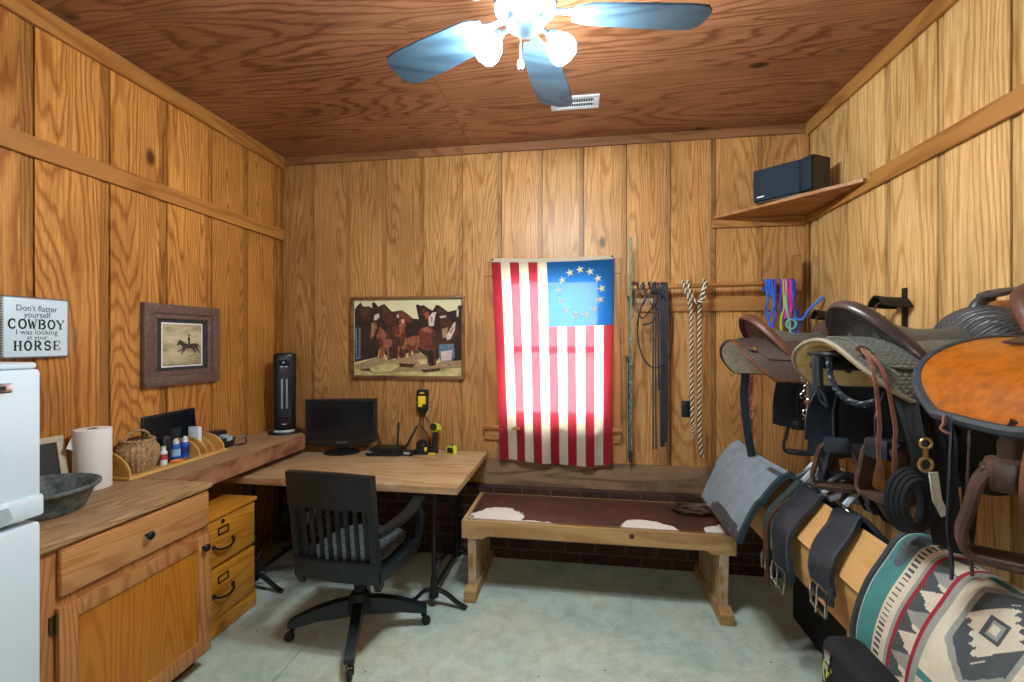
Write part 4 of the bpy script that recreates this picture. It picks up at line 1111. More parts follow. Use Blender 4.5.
for sx in (-1, 1):
    m = M(); m.sweep([(-.028, -.012), (.028, -.012), (.028, .012), (-.028, .012)], bez([(sx * .22, -.21, .64), (sx * .245, -.1, .645), (sx * .262, .05, .658), (sx * .255, .18, .678), (sx * .24, .25, .685)], 5), (1, 0, 0), scale=None); obj('armrest', m, CHAIRBLK, t)
    m = M(); m.sweep([(-.014, -.022), (.014, -.022), (.014, .022), (-.014, .022)], bez([(sx * .25, .19, .67), (sx * .262, .2, .58), (sx * .255, .21, .5), (sx * .24, .2, .4)], 5), (1, 0, 0)); obj('arm_support', m, CHAIRBLK, t)
    m = M(); m.sweep([(-.012, -.03), (.012, -.03), (.012, .03), (-.012, .03)], [(sx * .225, -.2, .43), (sx * .247, -.05, .425), (sx * .25, .1, .425), (sx * .243, .21, .43)], (1, 0, 0)); obj('side_rail', m, CHAIRBLK, t)

# ------------------------------------------------------------------ coat rail on the back wall with tack
t = thing('tack_rail', 'wooden tack rail with a round dowel on the back wall right of the flag', 'rack', (.9, 3.33, 1.8))
m = M(); m.b2((.40, 3.336, 1.80), (1.42, 3.356, 1.895), .003); obj('back_plank', m, TRIM_B, t, world=True)
DOWEL = (3.255, 1.972)
m = M(); m.tube([(.34, DOWEL[0], DOWEL[1] - .01), (1.45, DOWEL[0], DOWEL[1] + .01)], .0165, 12); obj('dowel', m, TRIM_B, t, world=True)
for x in (1.41,):
    m = M(); m.prism([(3.356, 1.78), (3.30, 1.86), (3.235, 1.93), (3.225, 2.15), (3.25, 2.165), (3.29, 2.13), (3.356, 2.02)], x, x + .045, 0, basis((0, 0, 0), (0, 1, 0), (0, 0, 1), (1, 0, 0))); obj('bracket', m, TRIM_V, t, False, world=True)
m = M(); m.b2((.325, 3.235, 1.90), (.36, 3.356, 2.06), .006); m.b2((.318, 3.30, 1.48), (.352, 3.356, 1.93), .004); obj('bracket', m, TRIM_V, t, False, world=True)

def loop_over(x, dz, r=.022):    # a half turn over the dowel, front strand first
    y, z = DOWEL
    return [(x, y + (r) * math.cos(a) * -1, z + r * math.sin(a)) for a in [0, PI / 4, PI / 2, 3 * PI / 4, PI]]
GREENR = plain('green_cord', srgb(112, 156, 132), .7, var_c=srgb(74, 112, 94), vscale=60)
m = M()
zz = [2.31 - i * .02 for i in range(75)]
for ph in (0, PI):
    m.tube([(.352 + .008 * math.sin(i * .8 + ph), 3.212 + .006 * math.cos(i * .8 + ph), z) for i, z in enumerate(zz)], .004, 6)
for z in (1.76, 1.6, 1.43, 1.3, 1.15): m.ball((.354, 3.21, z), .013, 8)
m.tube([(.352, 3.212, 1.97), (.352, 3.235, 2.0), (.352, 3.262, 1.997)], .006, 6)
single('green_cord', m, GREENR, 'thin braided green cord hanging down the wall beside the flag', 'rope')
m = M(); m.strap([(.352, 3.3, 1.48), (.352, 3.3, 1.2), (.356, 3.295, .725)], .026, .005, (1, 0, 0)); single('hanging_strap', m, LEA_BLK, 'narrow black strap hanging below the green cord to the old board', 'strap')

t = thing('bridle', 'dark leather bridle with long reins hanging at the left end of the tack rail', 'bridle', (.5, 3.24, 1.1))
for i, (x, zb, w) in enumerate(((.572, .86, .032), (.594, .89, .016), (.505, .84, .010), (.521, .845, .010), (.54, 1.25, .012))):
    m = M(); y = 3.229 - .004 * i
    pts = [(x, 3.285, 1.93)] + [(x, 3.255 + (.024) * math.cos(a), 1.974 + .024 * math.sin(a)) for a in (.4, PI / 2, PI - .4)] + [(x, y, 1.9), (x - .004, y - .003, 1.5), (x + .002 * i - .006, y, zb)]
    m.strap(pts, w, .005, (1, 0, 0)); obj('rein', m, LEA_BLK, t, world=True)
m = M()
m.tube([(.515 + .118 * math.sin(a), 3.212, 1.665 + .26 * math.cos(a)) for a in [i * PI / 20 for i in range(40)]], .0085, 6, True, flat=.6); obj('loop', m, LEA_BLK, t, world=True)
for k, pts in enumerate(([(.40, 3.235, 1.96), (.39, 3.215, 1.86), (.42, 3.205, 1.75), (.47, 3.2, 1.79), (.52, 3.21, 1.86), (.56, 3.22, 1.9)], [(.42, 3.235, 1.98), (.45, 3.2, 1.88), (.41, 3.2, 1.8), (.39, 3.21, 1.7)], [(.50, 3.23, 1.98), (.47, 3.2, 1.87), (.53, 3.195, 1.8), (.49, 3.2, 1.72), (.43, 3.21, 1.7)])):
    m = M(); m.strap(bez(pts, 6), .022, .005, (0.2, 1, .4)); obj('headstall_strap', m, LEA_BLK, t, world=True)
for x in (.40, .44, .48, .52):
    m = M(); m.tube([(x, 3.255 + .027 * math.cos(a), 1.974 + .027 * math.sin(a)) for a in [i * PI / 8 for i in range(-2, 11)]], .006, 6); obj('headstall_loop', m, LEA_BLK, t, world=True)

# black and white twisted rope
RB = plain('black_rope_strand', srgb(52, 48, 44), .85); RW = plain('cream_rope_strand', srgb(214, 198, 166), .85)
def twist(m, pts, r, turns_per_m=26):
    P = bez([(.70 + (x - .70) * .62, y, z) for x, y, z in pts], 14)
    L = [0]
    for a, b in zip(P[:-1], P[1:]): L.append(L[-1] + (b - a).length)
    dense = []; n = max(8, int(L[-1] / .0045))
    for i in range(n + 1):
        d = L[-1] * i / n; k = 0
        while k < len(P) - 2 and L[k + 1] < d: k += 1
        f = (d - L[k]) / max(1e-9, L[k + 1] - L[k]); dense.append((P[k].lerp(P[k + 1], min(1, f)), d))
    for st in range(4):
        q = []; 
        for i, (p, d) in enumerate(dense):
            tg = (dense[min(i + 1, n)][0] - dense[max(i - 1, 0)][0]).normalized()
            s_ = tg.cross(Vector((0, 1, 0)));  s_ = s_.normalized() if s_.length > .05 else Vector((1, 0, 0)); u_ = tg.cross(s_)
            a = 2 * PI * (d * turns_per_m / 2 + st / 4)
            q.append(p + s_ * (r * .55 * math.cos(a)) + u_ * (r * .55 * math.sin(a)))
        m.tube(q, r * .62, 6, mi=st % 2)
m = M()
twist(m, [(.80, 3.225, 1.02), (.79, 3.222, 1.4), (.785, 3.22, 1.75), (.765, 3.21, 1.86), (.72, 3.205, 1.93), (.70, 3.225, 1.99), (.70, 3.262, 2.005)], .0105)
twist(m, [(.905, 3.225, .80), (.875, 3.222, .95), (.872, 3.22, 1.4), (.87, 3.215, 1.8), (.89, 3.205, 1.9), (.925, 3.21, 1.95), (.93, 3.24, 2.005), (.93, 3.27, 1.99)], .0112)
twist(m, [(.755, 3.235, 2.0), (.765, 3.205, 1.93), (.80, 3.195, 1.87), (.85, 3.19, 1.85), (.91, 3.2, 1.88), (.90, 3.215, 1.97)], .0105)
twist(m, [(.80, 3.225, 1.03), (.81, 3.22, .98), (.795, 3.222, .92)], .008, 40)
single('twisted_rope', m, [RB, RW], 'thick black and cream twisted rope knotted over the tack rail', 'rope')

m = M(); T = on_back(.753, 1.106, 3.357); m.box((0, 0, .003), (.072, .118, .006), .002, 0, T)
t = thing('wall_outlet', 'black wall outlet cover behind the twisted rope', 'outlet', (.753, 3.35, 1.047))
obj('cover_plate', m, BLACKP, t, world=True)
for dz in (.026, -.026):
    m = M(); m.box((0, dz, .0065), (.034, .028, .003), .002, 0, T); obj('socket', m, BLACKM, t, world=True)

# coloured halters
HC = {'blue': srgb(36, 104, 206), 'pink': srgb(214, 44, 148), 'lime': srgb(176, 206, 60), 'teal': srgb(116, 196, 178), 'purple': srgb(92, 64, 170), 'navy': srgb(44, 66, 140)}
HM = {k: plain('cord_' + k, v, .6) for k, v in HC.items()}
def halter(label, x, cols, seed, spread, zlow):
    t = thing('rope_halter', label, 'halter', (x, 3.23, zlow), 0, 'coloured rope halters on the tack rail')
    rr = random.Random(seed)
    for i, c in enumerate(cols):
        xx = x + (i - (len(cols) - 1) / 2) * .018
        pts = [(xx, 3.285, 1.94 - .05 * rr.random())] + [(xx, 3.255 + .026 * math.cos(a), 1.976 + .026 * math.sin(a)) for a in (.3, PI / 2, PI - .3)] + [(xx, 3.225, 1.93)]
        z = 1.93; px = xx
        while z > zlow + .06:
            z -= rr.uniform(.07, .12); px = xx + rr.uniform(-spread, spread); pts.append((px, 3.215 + rr.uniform(-.03, .012), z))
        m = M(); m.tube(bez(pts, 5), .0075, 6); obj('cord', m, HM[c], t, world=True)
    return t
h = halter('blue rope halter at the left of the coloured halters', 1.262, ['blue', 'blue', 'blue', 'purple'], 4, .03, 1.55)
m = M()
for p in ((1.25, 3.2, 1.68), (1.285, 3.2, 1.64), (1.262, 3.195, 1.6)): m.ball(p, .016, 8)
obj('knots', m, HM['blue'], h, world=True)
h = halter('pink and purple rope halter hung in the middle of the coloured halters', 1.355, ['purple', 'pink', 'pink', 'pink'], 9, .016, 1.68)
m = M(); m.tube([(1.37 + .03 * math.cos(a), 3.185, 1.70 + .03 * math.sin(a)) for a in [i * PI / 8 for i in range(16)]], .006, 6, True); obj('ring_loop', m, HM['teal'], h, world=True)
h = halter('lime and teal rope halter hanging lowest of the coloured halters', 1.345, ['lime', 'teal'], 14, .03, 1.50)
h = halter('navy blue rope halter with one end sticking out toward the right', 1.40, ['blue', 'navy'], 21, .03, 1.52)
m = M(); m.tube(bez([(1.39, 3.2, 1.74), (1.43, 3.17, 1.73), (1.46, 3.15, 1.79), (1.53, 3.12, 1.87)], 6), .009, 6); obj('stray_end', m, HM['blue'], h, world=True)

# ------------------------------------------------------------------ corner shelf and speaker
t = thing('corner_shelf', 'triangular wooden corner shelf high in the right back corner', 'shelf', (1.3, 3.1, 2.44))
m = M(); m.prism([(.93, 3.334), (1.527, 3.334), (1.527, 2.68), (1.505, 2.67)], 2.446, 2.466); obj('shelf_board', m, TRIM_B, t, False, world=True)
m = M(); m.b2((.92, 3.336, 2.385), (1.527, 3.356, 2.446), .003); obj('wall_cleat', m, TRIM_B, t, False, world=True)
t = thing('speaker', 'blue black bookshelf speaker on the corner shelf', 'speaker', (1.3, 3.05, 2.467))
m = M(); m.prism([(1.105, 3.072), (1.305, 2.905), (1.335, 2.83), (1.46, 2.90), (1.29, 3.215)], 2.467, 2.672); obj('cabinet', m, BLACKP, t, False, world=True)
def grille(a, b, th=.014):
    d = Vector((b[0] - a[0], b[1] - a[1], 0)); L = d.length; d.normalize(); n = Vector((d.y, -d.x, 0))
    m = M(); m.box((L / 2, .0, th / 2), (L - .004, .196, th), .006, 0, basis((a[0], a[1], 2.57), d, (0, 0, 1), n)); return m
g = obj('grille', grille((1.097, 3.067), (1.300, 2.897)), NAVYBLK, t, world=True)
obj('side_grille', grille((1.302, 2.897), (1.334, 2.828)), NAVYBLK, t, world=True)
d = Vector((.203, -.17, 0)).normalized(); n_ = Vector((d.y, -d.x, 0))
m = M(); m.prism([(.022, .018), (.062, .018), (.066, .027), (.026, .025)], .0142, .0152, 0, basis((1.097, 3.067, 2.472), d, (0, 0, 1), n_)); obj('maker_badge', m, CHROME, g, False, world=True)

# ------------------------------------------------------------------ ceiling vent and fan
t = thing('ceiling_vent', 'white rectangular ceiling vent beside the fan blade', 'vent', (-.03, 2.835, 3.06))
m = M(); T = basis((-.03, 2.835, 3.08), (1, 0, 0), (0, -1, 0), (0, 0, -1))
frame_ring(m, .30, .16, .035, 0, .008, T); obj('frame', m, WHITE, t, world=True)
m = M(); m.box((0, 0, .002), (.235, .095, .002), 0, 0, T); bk = obj('backing', m, BLACKP, t, world=True)
m = M()
for i in range(16): m.box((-.11 + i * .0147, 0, .006), (.0035, .09, .006), 0, 0, T @ R('Y', 0))
m.box((0, 0, .006), (.23, .005, .006), 0, 0, T); obj('louvres', m, WHITE, t, False, world=True)

FC = Vector((-.20, 1.665, 0))
t = thing('ceiling_fan', 'five blade ceiling fan with three lit lamps', 'ceiling fan', (FC.x, FC.y, 2.6))
FANM = plain('fan_blue_grey_metal', srgb(40, 56, 66), .5, .2)
BLADE = wood('fan_blade_blue_grey', srgb(58, 82, 96), srgb(44, 64, 78), 'x', 8, rough=.45)
TF = TL(FC.x, FC.y, 0)
m = M(); m.lathe([(0, 3.079), (.07, 3.079), (.075, 3.06), (.05, 3.01), (.02, 3.0), (0, 3.0)], 28, 0, TF); obj('canopy', m, FANM, t, world=True)
m = M(); m.tube([(FC.x, FC.y, 3.01), (FC.x, FC.y, 2.90)], .014, 12); obj('downrod', m, FANM, t, world=True)
m = M(); m.lathe([(0, 2.92), (.06, 2.92), (.11, 2.90), (.12, 2.86), (.115, 2.825), (.08, 2.80), (0, 2.80)], 32, 0, TF); obj('motor_housing', m, FANM, t, world=True)
m = M(); m.lathe([(0, 2.802), (.05, 2.802), (.07, 2.79), (.07, 2.765), (.045, 2.745), (.02, 2.735), (0, 2.735)], 28, 0, TF); lk = obj('light_kit', m, FANM, t, world=True)
for k in range(5):
    a = math.degrees(math.atan2(2.32 - 1.657, -.10 + .18)) + 72 * k
    Tk = TF @ R('Z', a) @ TL(0, 0, 2.815)
    m = M(); P = []
    for x, w in ((.18, .05), (.24, .075), (.45, .088), (.60, .092), (.66, .085), (.685, .055), (.692, 0)): P.append((x, w))
    P = P + [(x, -w) for x, w in P[::-1][1:]]
    m.prism(P, -.004, .004, 0, Tk @ R('X', 11))
    b = obj('blade', m, BLADE, t, world=True)
    m = M(); m.prism([(.09, .016), (.15, .014), (.22, .04), (.27, .035), (.27, -.035), (.22, -.04), (.15, -.014), (.09, -.016)], .0045, .010, 0, Tk @ R('X', 6)); obj('blade_iron', m, FANM, b, world=True)
BULB = emit('lit_frosted_shade', (0.84, 0.94, 1.0, 1), LAMP_STRENGTH)
for k in range(3):
    a = math.radians(-90 + 8.55 + 120 * k)
    dx, dy = math.cos(a), math.sin(a)
    c = Vector((FC.x + dx * .15, FC.y + dy * .15, 2.745))
    ax = Vector((dx, dy, -.75)).normalized(); sx_ = ax.orthogonal().normalized(); sy_ = ax.cross(sx_)
    Tb = basis(c, sx_, sy_, ax)
    m = M(); m.tube([(FC.x + dx * .05, FC.y + dy * .05, 2.775), (FC.x + dx * .09, FC.y + dy * .09, 2.772), c - ax * .04], .01, 8); m.lathe([(0, -.055), (.02, -.055), (.024, -.03), (.02, -.028)], 16, 0, Tb)
    ar = obj('lamp_arm', m, FANM, t, world=True)
    m = M(); m.lathe([(0, -.035), (.026, -.033), (.046, -.01), (.056, .022), (.052, .048), (.036, .066), (0, .074)], 24, 0, Tb)
    obj('lamp_shade', m, BULB, ar, world=True)
m = M(); m.tube([(FC.x - .02, FC.y + .02, 2.742), (FC.x - .02, FC.y + .02, 2.66)], .0018, 6); m.lathe([(0, 2.61), (.008, 2.613), (.012, 2.632), (.008, 2.652), (0, 2.66)], 14, 0, TL(FC.x - .02, FC.y + .02, 0))
obj('pull_chain', m, CHROME, t, world=True)

# ------------------------------------------------------------------ saddles on wall arms
def stirrup(par, c, yaw, mats, tilt=0.0, wrap=True, s=1.0):
    """bell shaped stirrup hung with its bolt at c; opening faces local +-x before yaw"""
    T = TL(*c) @ R('Z', yaw) @ R('X', tilt)
    P = bez([(0, -.03 * s, 0), (0, -.052 * s, -.03 * s), (0, -.066 * s, -.09 * s), (0, -.078 * s, -.145 * s), (0, -.066 * s, -.178 * s), (0, 0, -.186 * s), (0, .066 * s, -.178 * s), (0, .078 * s, -.145 * s), (0, .066 * s, -.09 * s), (0, .052 * s, -.03 * s), (0, .03 * s, 0)], 5)
    n = len(P)
    sc = [1 + .5 * max(0, 1 - abs(i - n / 2) / (n * .22)) for i in range(n)]
    prof = [(-.026, -.007), (.026, -.007), (.03, 0), (.026, .007), (-.026, .007), (-.03, 0)]
    m = M(); m.sweep(prof, P, (1, 0, 0), T=T, scale=None)
    st = obj('stirrup', m, mats[0], par)
    m = M(); m.tube([(0, -.05 * s, -.004), (0, .05 * s, -.004)], .011, 10, T=T); m.box((0, 0, -.012), (.075, .086 * s, .062), .012, 0, T)
    obj('leather_wrap', m, mats[1], st)
    m = M(); m.box((0, 0, -.176 * s), (.064, .125 * s, .012), .005, 0, T); obj('tread', m, mats[0], st)
    return st

def saddle(name, label, loc, ML, fend, stirs, strings=True, extra=None):
    """local: +x toward the wall (front of the saddle), origin on the top of the skirts"""
    t = thing(name, label, 'saddle', loc, 0, 'western saddles on the wall arms')
    L, WD, DR = .335, .275, ML.get('drop', .20)
    def arch(tt, off=0.0, w=WD, dr=DR):
        a = tt * 1.25
        return Vector((0, (w + off * .4) * math.sin(a) / .949, -dr * (1 - math.cos(a)) / .6847 + off))
    def skirt(u, v, off=0.0, l=L, w=WD, dr=DR, cut=ML.get('cut', .32)):
        tt = v * 2 - 1
        k = max(0, (abs(tt) - .35) / .65)
        xe = l * (1 - cut * k ** 2.4)
        p = arch(tt, off, w, dr); p.x = (u * 2 - 1) * xe
        p.z += .03 * max(0, (u * 2 - 1)) ** 2 - .006 * math.sin(u * PI)
        return p
    m = M(); m.shell(lambda u, v: skirt(u, v), 30, 44, .006, 0); sk = obj('skirt', m, ML['skirt'], t, ang=60)
    m = M(); m.shell(lambda u, v: skirt(.012 + .976 * u, .012 + .976 * v, -.0075), 26, 44, .016, 0); obj('lining', m, ML['lining'], sk, ang=60)
    # rolled binding all round the edge of the skirt
    E_ = [skirt(0, v / 40, -.006) for v in range(41)] + [skirt(u / 24, 1, -.006) for u in range(1, 25)] + [skirt(1, 1 - v / 40, -.006) for v in range(1, 41)] + [skirt(1 - u / 24, 0, -.006) for u in range(1, 24)]
    m = M(); m.tube(E_, ML.get('bind_r', .007), 8, True); obj('binding', m, ML['bind'], sk)
    # rear jockey, seat jockeys
    m = M(); m.shell(lambda u, v: skirt(u * .98, .5 + ML.get('jw', .72) * (v - .5), .007, ML.get('jl', .285), WD, DR, .6), 24, 36, .006); obj('jockey', m, ML['jockey'], t, ang=60)
    # seat between cantle and swell
    def seat(u, v):
        x = -.20 + ML.get('cx', 0) + (.40 - ML.get('cx', 0)) * u; tt = v * 2 - 1
        w = ML.get('sw', .19) * (1 - .37 * math.sin(u * PI) ** 1.2) * (.55 + .45 * min(1, u * 3.5))
        e = abs(tt)
        z = .03 + .055 * max(0, 1 - u * 2.4) ** 1.6 * (1 - .75 * e ** 2) + .045 * max(0, u * 2 - 1.2) - .115 * e ** 2.2 * (ML.get('sw', .19) / .19)
        return (x, w * tt, z)
    m = M(); m.shell(seat, 26, 22, .012); obj('seat', m, ML['seat'], t, ang=60)
    # cantle: dished plate leaning back, rim rolled
    def cant(u, v):
        a = (u * 2 - 1) * PI * .5
        hw = ML.get('cw', .225) * (1 - .04 * v); top = ML.get('ch', .108) * math.cos(a) ** .8 if abs(u * 2 - 1) < .999 else 0
        y = hw * math.sin(a)
        zb = -.125 * (hw / .225) ** 2 * math.sin(a) ** 2
        z = zb + top * v
        x = ML.get('cx', 0) - .145 - .05 * v * math.cos(a) - .045 * math.cos(a) ** 2 + .02 * math.sin(a) ** 2 - .025 * v * v * math.cos(a)
        return Vector((x, y, z))
    m = M(); m.shell(lambda u, v: cant(.01 + .98 * u, v), 36, 10, -.018); ct = obj('cantle', m, ML['cantle'], t, ang=60)
    m = M()
    rim = [cant(.005 + .99 * i / 44, 1) + Vector((.003, 0, .004)) for i in range(45)]
    rr = [.55 + .75 * math.sin(PI * i / 44) ** .7 for i in range(45)]
    m.sweep([(.018 * math.cos(a), .010 * math.sin(a)) for a in [i * PI / 5 for i in range(10)]], rim, [Vector((1, 0, .35))] * 45, scale=rr)
    obj('cantle_roll', m, ML['roll'], ct, ang=60)
    # swell (pommel) and horn
    def swell(u, v):
        a = u * PI; bb = v * PI
        y = -.165 * math.cos(a) * (1 - .12 * math.cos(bb) ** 2)
        h = .115 * math.sin(a) ** .55
        z = -.075 + .0 + (h + .06 * math.sin(a)) * (math.sin(bb) ** .6 if 0 < v < 1 else 0)
        x = .15 - .085 * math.cos(bb) * (.55 + .45 * math.sin(a))
        return (x, y, z)
    m = M(); m.shell(swell, 30, 18, .006); sw = obj('swell', m, ML['swell'], t, ang=60)
    m = M(); m.tube(bez([(.135, 0, .065), (.142, 0, .105), (.158, 0, .125), (.175, -.004, .136)], 5), .02, 14, scale=[1.7, 1.5, 1.35, 1.2, 1.1, 1.02, .97, .93, .9, .9, .9, .9, .92, .95, .97, 1])
    hn = obj('horn', m, ML['horn'], sw)
    m = M(); m.lathe([(0, -.009), (.03, -.007), (.042, .0), (.04, .008), (.02, .012), (0, .012)], 24, 0, TL(.19, -.006, .142) @ R('X', 8) @ R('Y', -14), 1.25, .9)
    obj('horn_cap', m, ML['horn'], hn)
    # conchos and strings
    for sy in (-1, 1):
        for cx in (-.255, .12):
            if ML.get('plain'): continue
            p = skirt((cx / .285 + 1) / 2, .5 + sy * .26, .012)
            Tc = TL(p.x, p.y, p.z) @ R('X', -sy * 38)
            m = M(); m.lathe([(0, 0), (.02, 0), (.02, .003), (.012, .006), (0, .007)], 16, 0, Tc); cc = obj('concho', m, CHROME, t)
            if ML.get('strings', False) and sy < 0:
                for q, dl in ((-.012, .0), (.012, .05)):
                    rr_ = random.Random(int(cx * 1000) + sy * 7 + int(q * 1000) + len(label))
                    y0 = sy * (WD + .012)
                    m = M(); m.strap(bez([(p.x, p.y, p.z + .008), (p.x + q, p.y + sy * .07, p.z - .055), (p.x + q * 1.6, y0, -.24), (p.x + q * 2 + rr_.uniform(-.012, .012), y0, -.30), (p.x + q * 2 + rr_.uniform(-.02, .02), y0 - sy * .01, -.36 - dl * 1.6 - rr_.uniform(0, .05))], 6), .0105, .003, (1, 0, 0))
                    obj('saddle_string', m, LEA_TAN, t)
    # fenders and stirrup leathers
    for (sy, x0, x1, zt, zb, wt, wb) in fend:
        y = sy * (WD + .008)
        def fn(u, v):
            z = zt + (zb - zt) * v
            w = wt + (wb - wt) * v
            sh = math.sin(min(1, v * 1.1) * PI) * .12
            x = x0 + (x1 - x0) * v + (u - .5) * (w * (1 + sh))
            return (x, y + sy * (.015 * math.sin(v * PI) + .01 * math.sin(u * PI)), z - .02 * math.sin(u * PI) * v)
        m = M(); m.shell(fn, 12, 16, .006 * sy); obj('fender', m, ML['fender'], t, ang=60)
    for (c, yaw, tilt, s_) in stirs:
        m = M(); ht = max(.05, min(.24, -.17 - c[2])); m.strap([(c[0], c[1], c[2] - .02), (c[0] - .004, c[1], c[2] + ht * .5), (c[0] + .02, c[1] * .99, c[2] + ht)], .05, .008, (1, .0, 0) if abs(yaw) < 45 else (.7, .7, 0)); obj('stirrup_leather', m, ML['leather'], t)
        stirrup(t, c, yaw, (ML['stirrup'], ML['leather']), tilt, True, s_)
    return t

def wall_arm(label, y, xs=.80, cap=True):
    t = thing('saddle_rack', label, 'rack', (1.2, y, 1.46), 0, 'saddle arms on the right wall')
    m = M(); m.b2((1.532, y - .07, 1.36), (1.549, y + .07, 1.60), .004); obj('wall_plate', m, BLACKM, t, world=True)
    m = M()
    m.shell(lambda u, v: (xs + (1.535 - xs) * u, y + (v - .5) * .17 * (1 - .25 * (1 - u) ** 6), 1.556 - .055 * abs(v * 2 - 1) ** 2), 16, 12, .012)
    m.tube([(xs + .04, y, 1.542), (1.53, y, 1.542)], .018, 10); m.tube([(xs + .2, y, 1.53), (1.53, y, 1.40)], .012, 8)
    obj('arm', m, BLACKM, t, world=True)
    if not cap: return t
    m = M()
    m.lathe([(0, -.008), (.075, -.008), (.085, 0), (.075, .008), (0, .008)], 28, 0, TL(.815, y, 1.545) @ R('Y', 4), .45, 1.0); obj('end_cap', m, BLACKP, t, world=True)
    return t

SX = 1.12
Y1_, Y2_, Y3_ = 2.42, 1.66, 1.00
ZR = 1.60
wall_arm('black metal wall arm under the brown tooled saddle by the back wall', Y1_, 1.0, False)
wall_arm('black metal wall arm with an oval end under the basket stamped grey saddle', Y2_)
wall_arm('black metal wall arm under the amber lined saddle nearest the camera', Y3_, 1.1, False)

S1 = dict(drop=.18, skirt=TOOLED, lining=FLEECE_W, bind=LEA_BRN, jockey=TOOLED, seat=LEA_GRY, cantle=LEA_DK, roll=LEA_BRN, swell=TOOLED, horn=LEA_DK, fender=LEA_BLK, leather=LEA_BLK, stirrup=LEA_BLK)
s1 = saddle('saddle', 'brown tooled leather saddle with white fleece, farthest back beside the coloured halters', (SX - .03, Y1_, ZR), S1,
            [(-1, .0, -.01, -.17, -.50, .14, .20), (1, .08, .06, -.17, -.47, .13, .17)],
            [((.02, -.30, -.46), 80, 0, .95), ((.12, .30, -.46), 70, 0, .95)])
m = M(); m.strap(bez([(-.165, .282, -.17), (-.17, .292, -.33), (-.155, .29, -.50), (-.13, .29, -.66)], 6), .042, .005, (1, 0, 0)); lt = obj('latigo_strap', m, LEA_BLK, s1)
m = M(); m.strap([(-.05, -.292, -.19), (-.055, -.295, -.30), (-.03, -.295, -.42), (.0, -.3, -.62)], .05, .006, (1, 0, 0)); obj('latigo_strap', m, LEA_DK, s1)
S2 = dict(drop=.17, skirt=WEAVE_G, lining=FLEECE_Y, bind=plain('skirt_edge_tan', srgb(150, 140, 116), .7), jockey=WEAVE_G, strings=True, seat=LEA_GRY, cantle=WEAVE_D, roll=plain('near_black_roll', srgb(50, 42, 40), .32, var_c=srgb(84, 66, 58), vscale=8), swell=WEAVE_D, horn=plain('charcoal_leather', srgb(58, 56, 58), .4), fender=LEA_BLK, leather=LEA_BLK, stirrup=LEA_DK)
s2 = saddle('saddle', 'grey basket stamped saddle with yellowed fleece, second saddle from the back wall', (SX + .01, Y2_, ZR), S2,
            [(1, -.06, -.12, -.17, -.40, .24, .26), (-1, -.02, -.04, -.19, -.40, .18, .16)],
            [((-.13, .285, -.405), 68, 0, 1.0), ((-.225, -.16, -.32), 18, 0, .9)])
S3 = dict(skirt=AMBER, lining=LEA_BLK, bind=plain('black_rubber_binding', srgb(48, 54, 58), .5), bind_r=.013, plain=True, sw=.115, cut=.52, drop=.175, jockey=LEA_DK, jl=.2, jw=.3, cw=.12, ch=.12, cx=.02, seat=LEA_DK, cantle=LEA_DK, roll=LEA_BRN, swell=LEA_BRN, horn=LEA_BRN, fender=LEA_BRN, leather=LEA_DK, stirrup=LEA_DK)
s3 = saddle('saddle', 'saddle with glossy amber skirt edged in black, nearest the camera', (1.10, Y3_ + .03, ZR), S3,
            [(-1, .15, .16, -.16, -.44, .15, .16), (1, .1, .1, -.16, -.45, .2, .18)],
            [((.02, -.26, -.26), 150, 0, 1.0), ((.1, .29, -.46), 60, 0, 1.0)])
s3.rotation_euler = (0, 0, -PI / 2); ROOTM[s3.name] = Matrix.Translation(s3.location) @ Matrix.Rotation(-PI / 2, 4, 'Z')

# bridle brackets on the right wall
def bridle_rack(label, y, z, yaw):
    t = thing('bridle_bracket', label, 'hook', (1.545, y, z - .16), 0, 'bridle brackets on the right wall')
    m = M(); m.b2((1.541, y - .016, z - .15), (1.549, y + .016, z + .045), .002); obj('wall_bar', m, BLACKM, t, world=True)
    T = TL(1.545, y, z)
    m = M(); m.shell(lambda u, v: (-.13 + .13 * u, (v - .5) * .12, -.05 * (2 * v - 1) ** 2 + .012 * (1 - u) ** 2), 8, 10, .006, T=T); obj('cradle', m, BLACKM, t, world=True)
    m = M(); m.strap(bez([(0, 0, -.14), (-.05, 0, -.15), (-.085, 0, -.135), (-.09, 0, -.09)], 5), .022, .005, (0, 1, 0), T=T); obj('lower_hook', m, BLACKM, t, world=True)
    m = M(); m.strap(bez([(-.06, .0, -.01), (-.1, .03, -.03), (-.11, .035, -.06)], 5), .014, .004, (0, 1, 0), T=T); obj('leather_tie', m, LEA_BRN, t, world=True)
bridle_rack('black metal bridle bracket on the right wall above the grey saddle', 2.42, 1.80, 0)
bridle_rack('black metal bridle bracket on the right wall nearest the back corner', 2.98, 1.77, 0)
t = thing('wooden_bridle_peg', 'round wooden bridle peg on the right wall behind the saddle horn', 'hook', (1.52, 1.88, 1.66))
m = M(); m.lathe([(0, 0), (.036, 0), (.038, .006), (.036, .05), (0, .052)], 28, 0, TL(1.53, 1.87, 1.70) @ R('Y', -90)); obj('disc', m, wood('peg_wood', srgb(160, 100, 54), srgb(120, 70, 34), 'z', 5), t, world=True)
m = M(); m.b2((1.53, 1.852, 1.68), (1.549, 1.888, 1.72), .003); obj('back_plate', m, DARKWOOD, t, world=True)

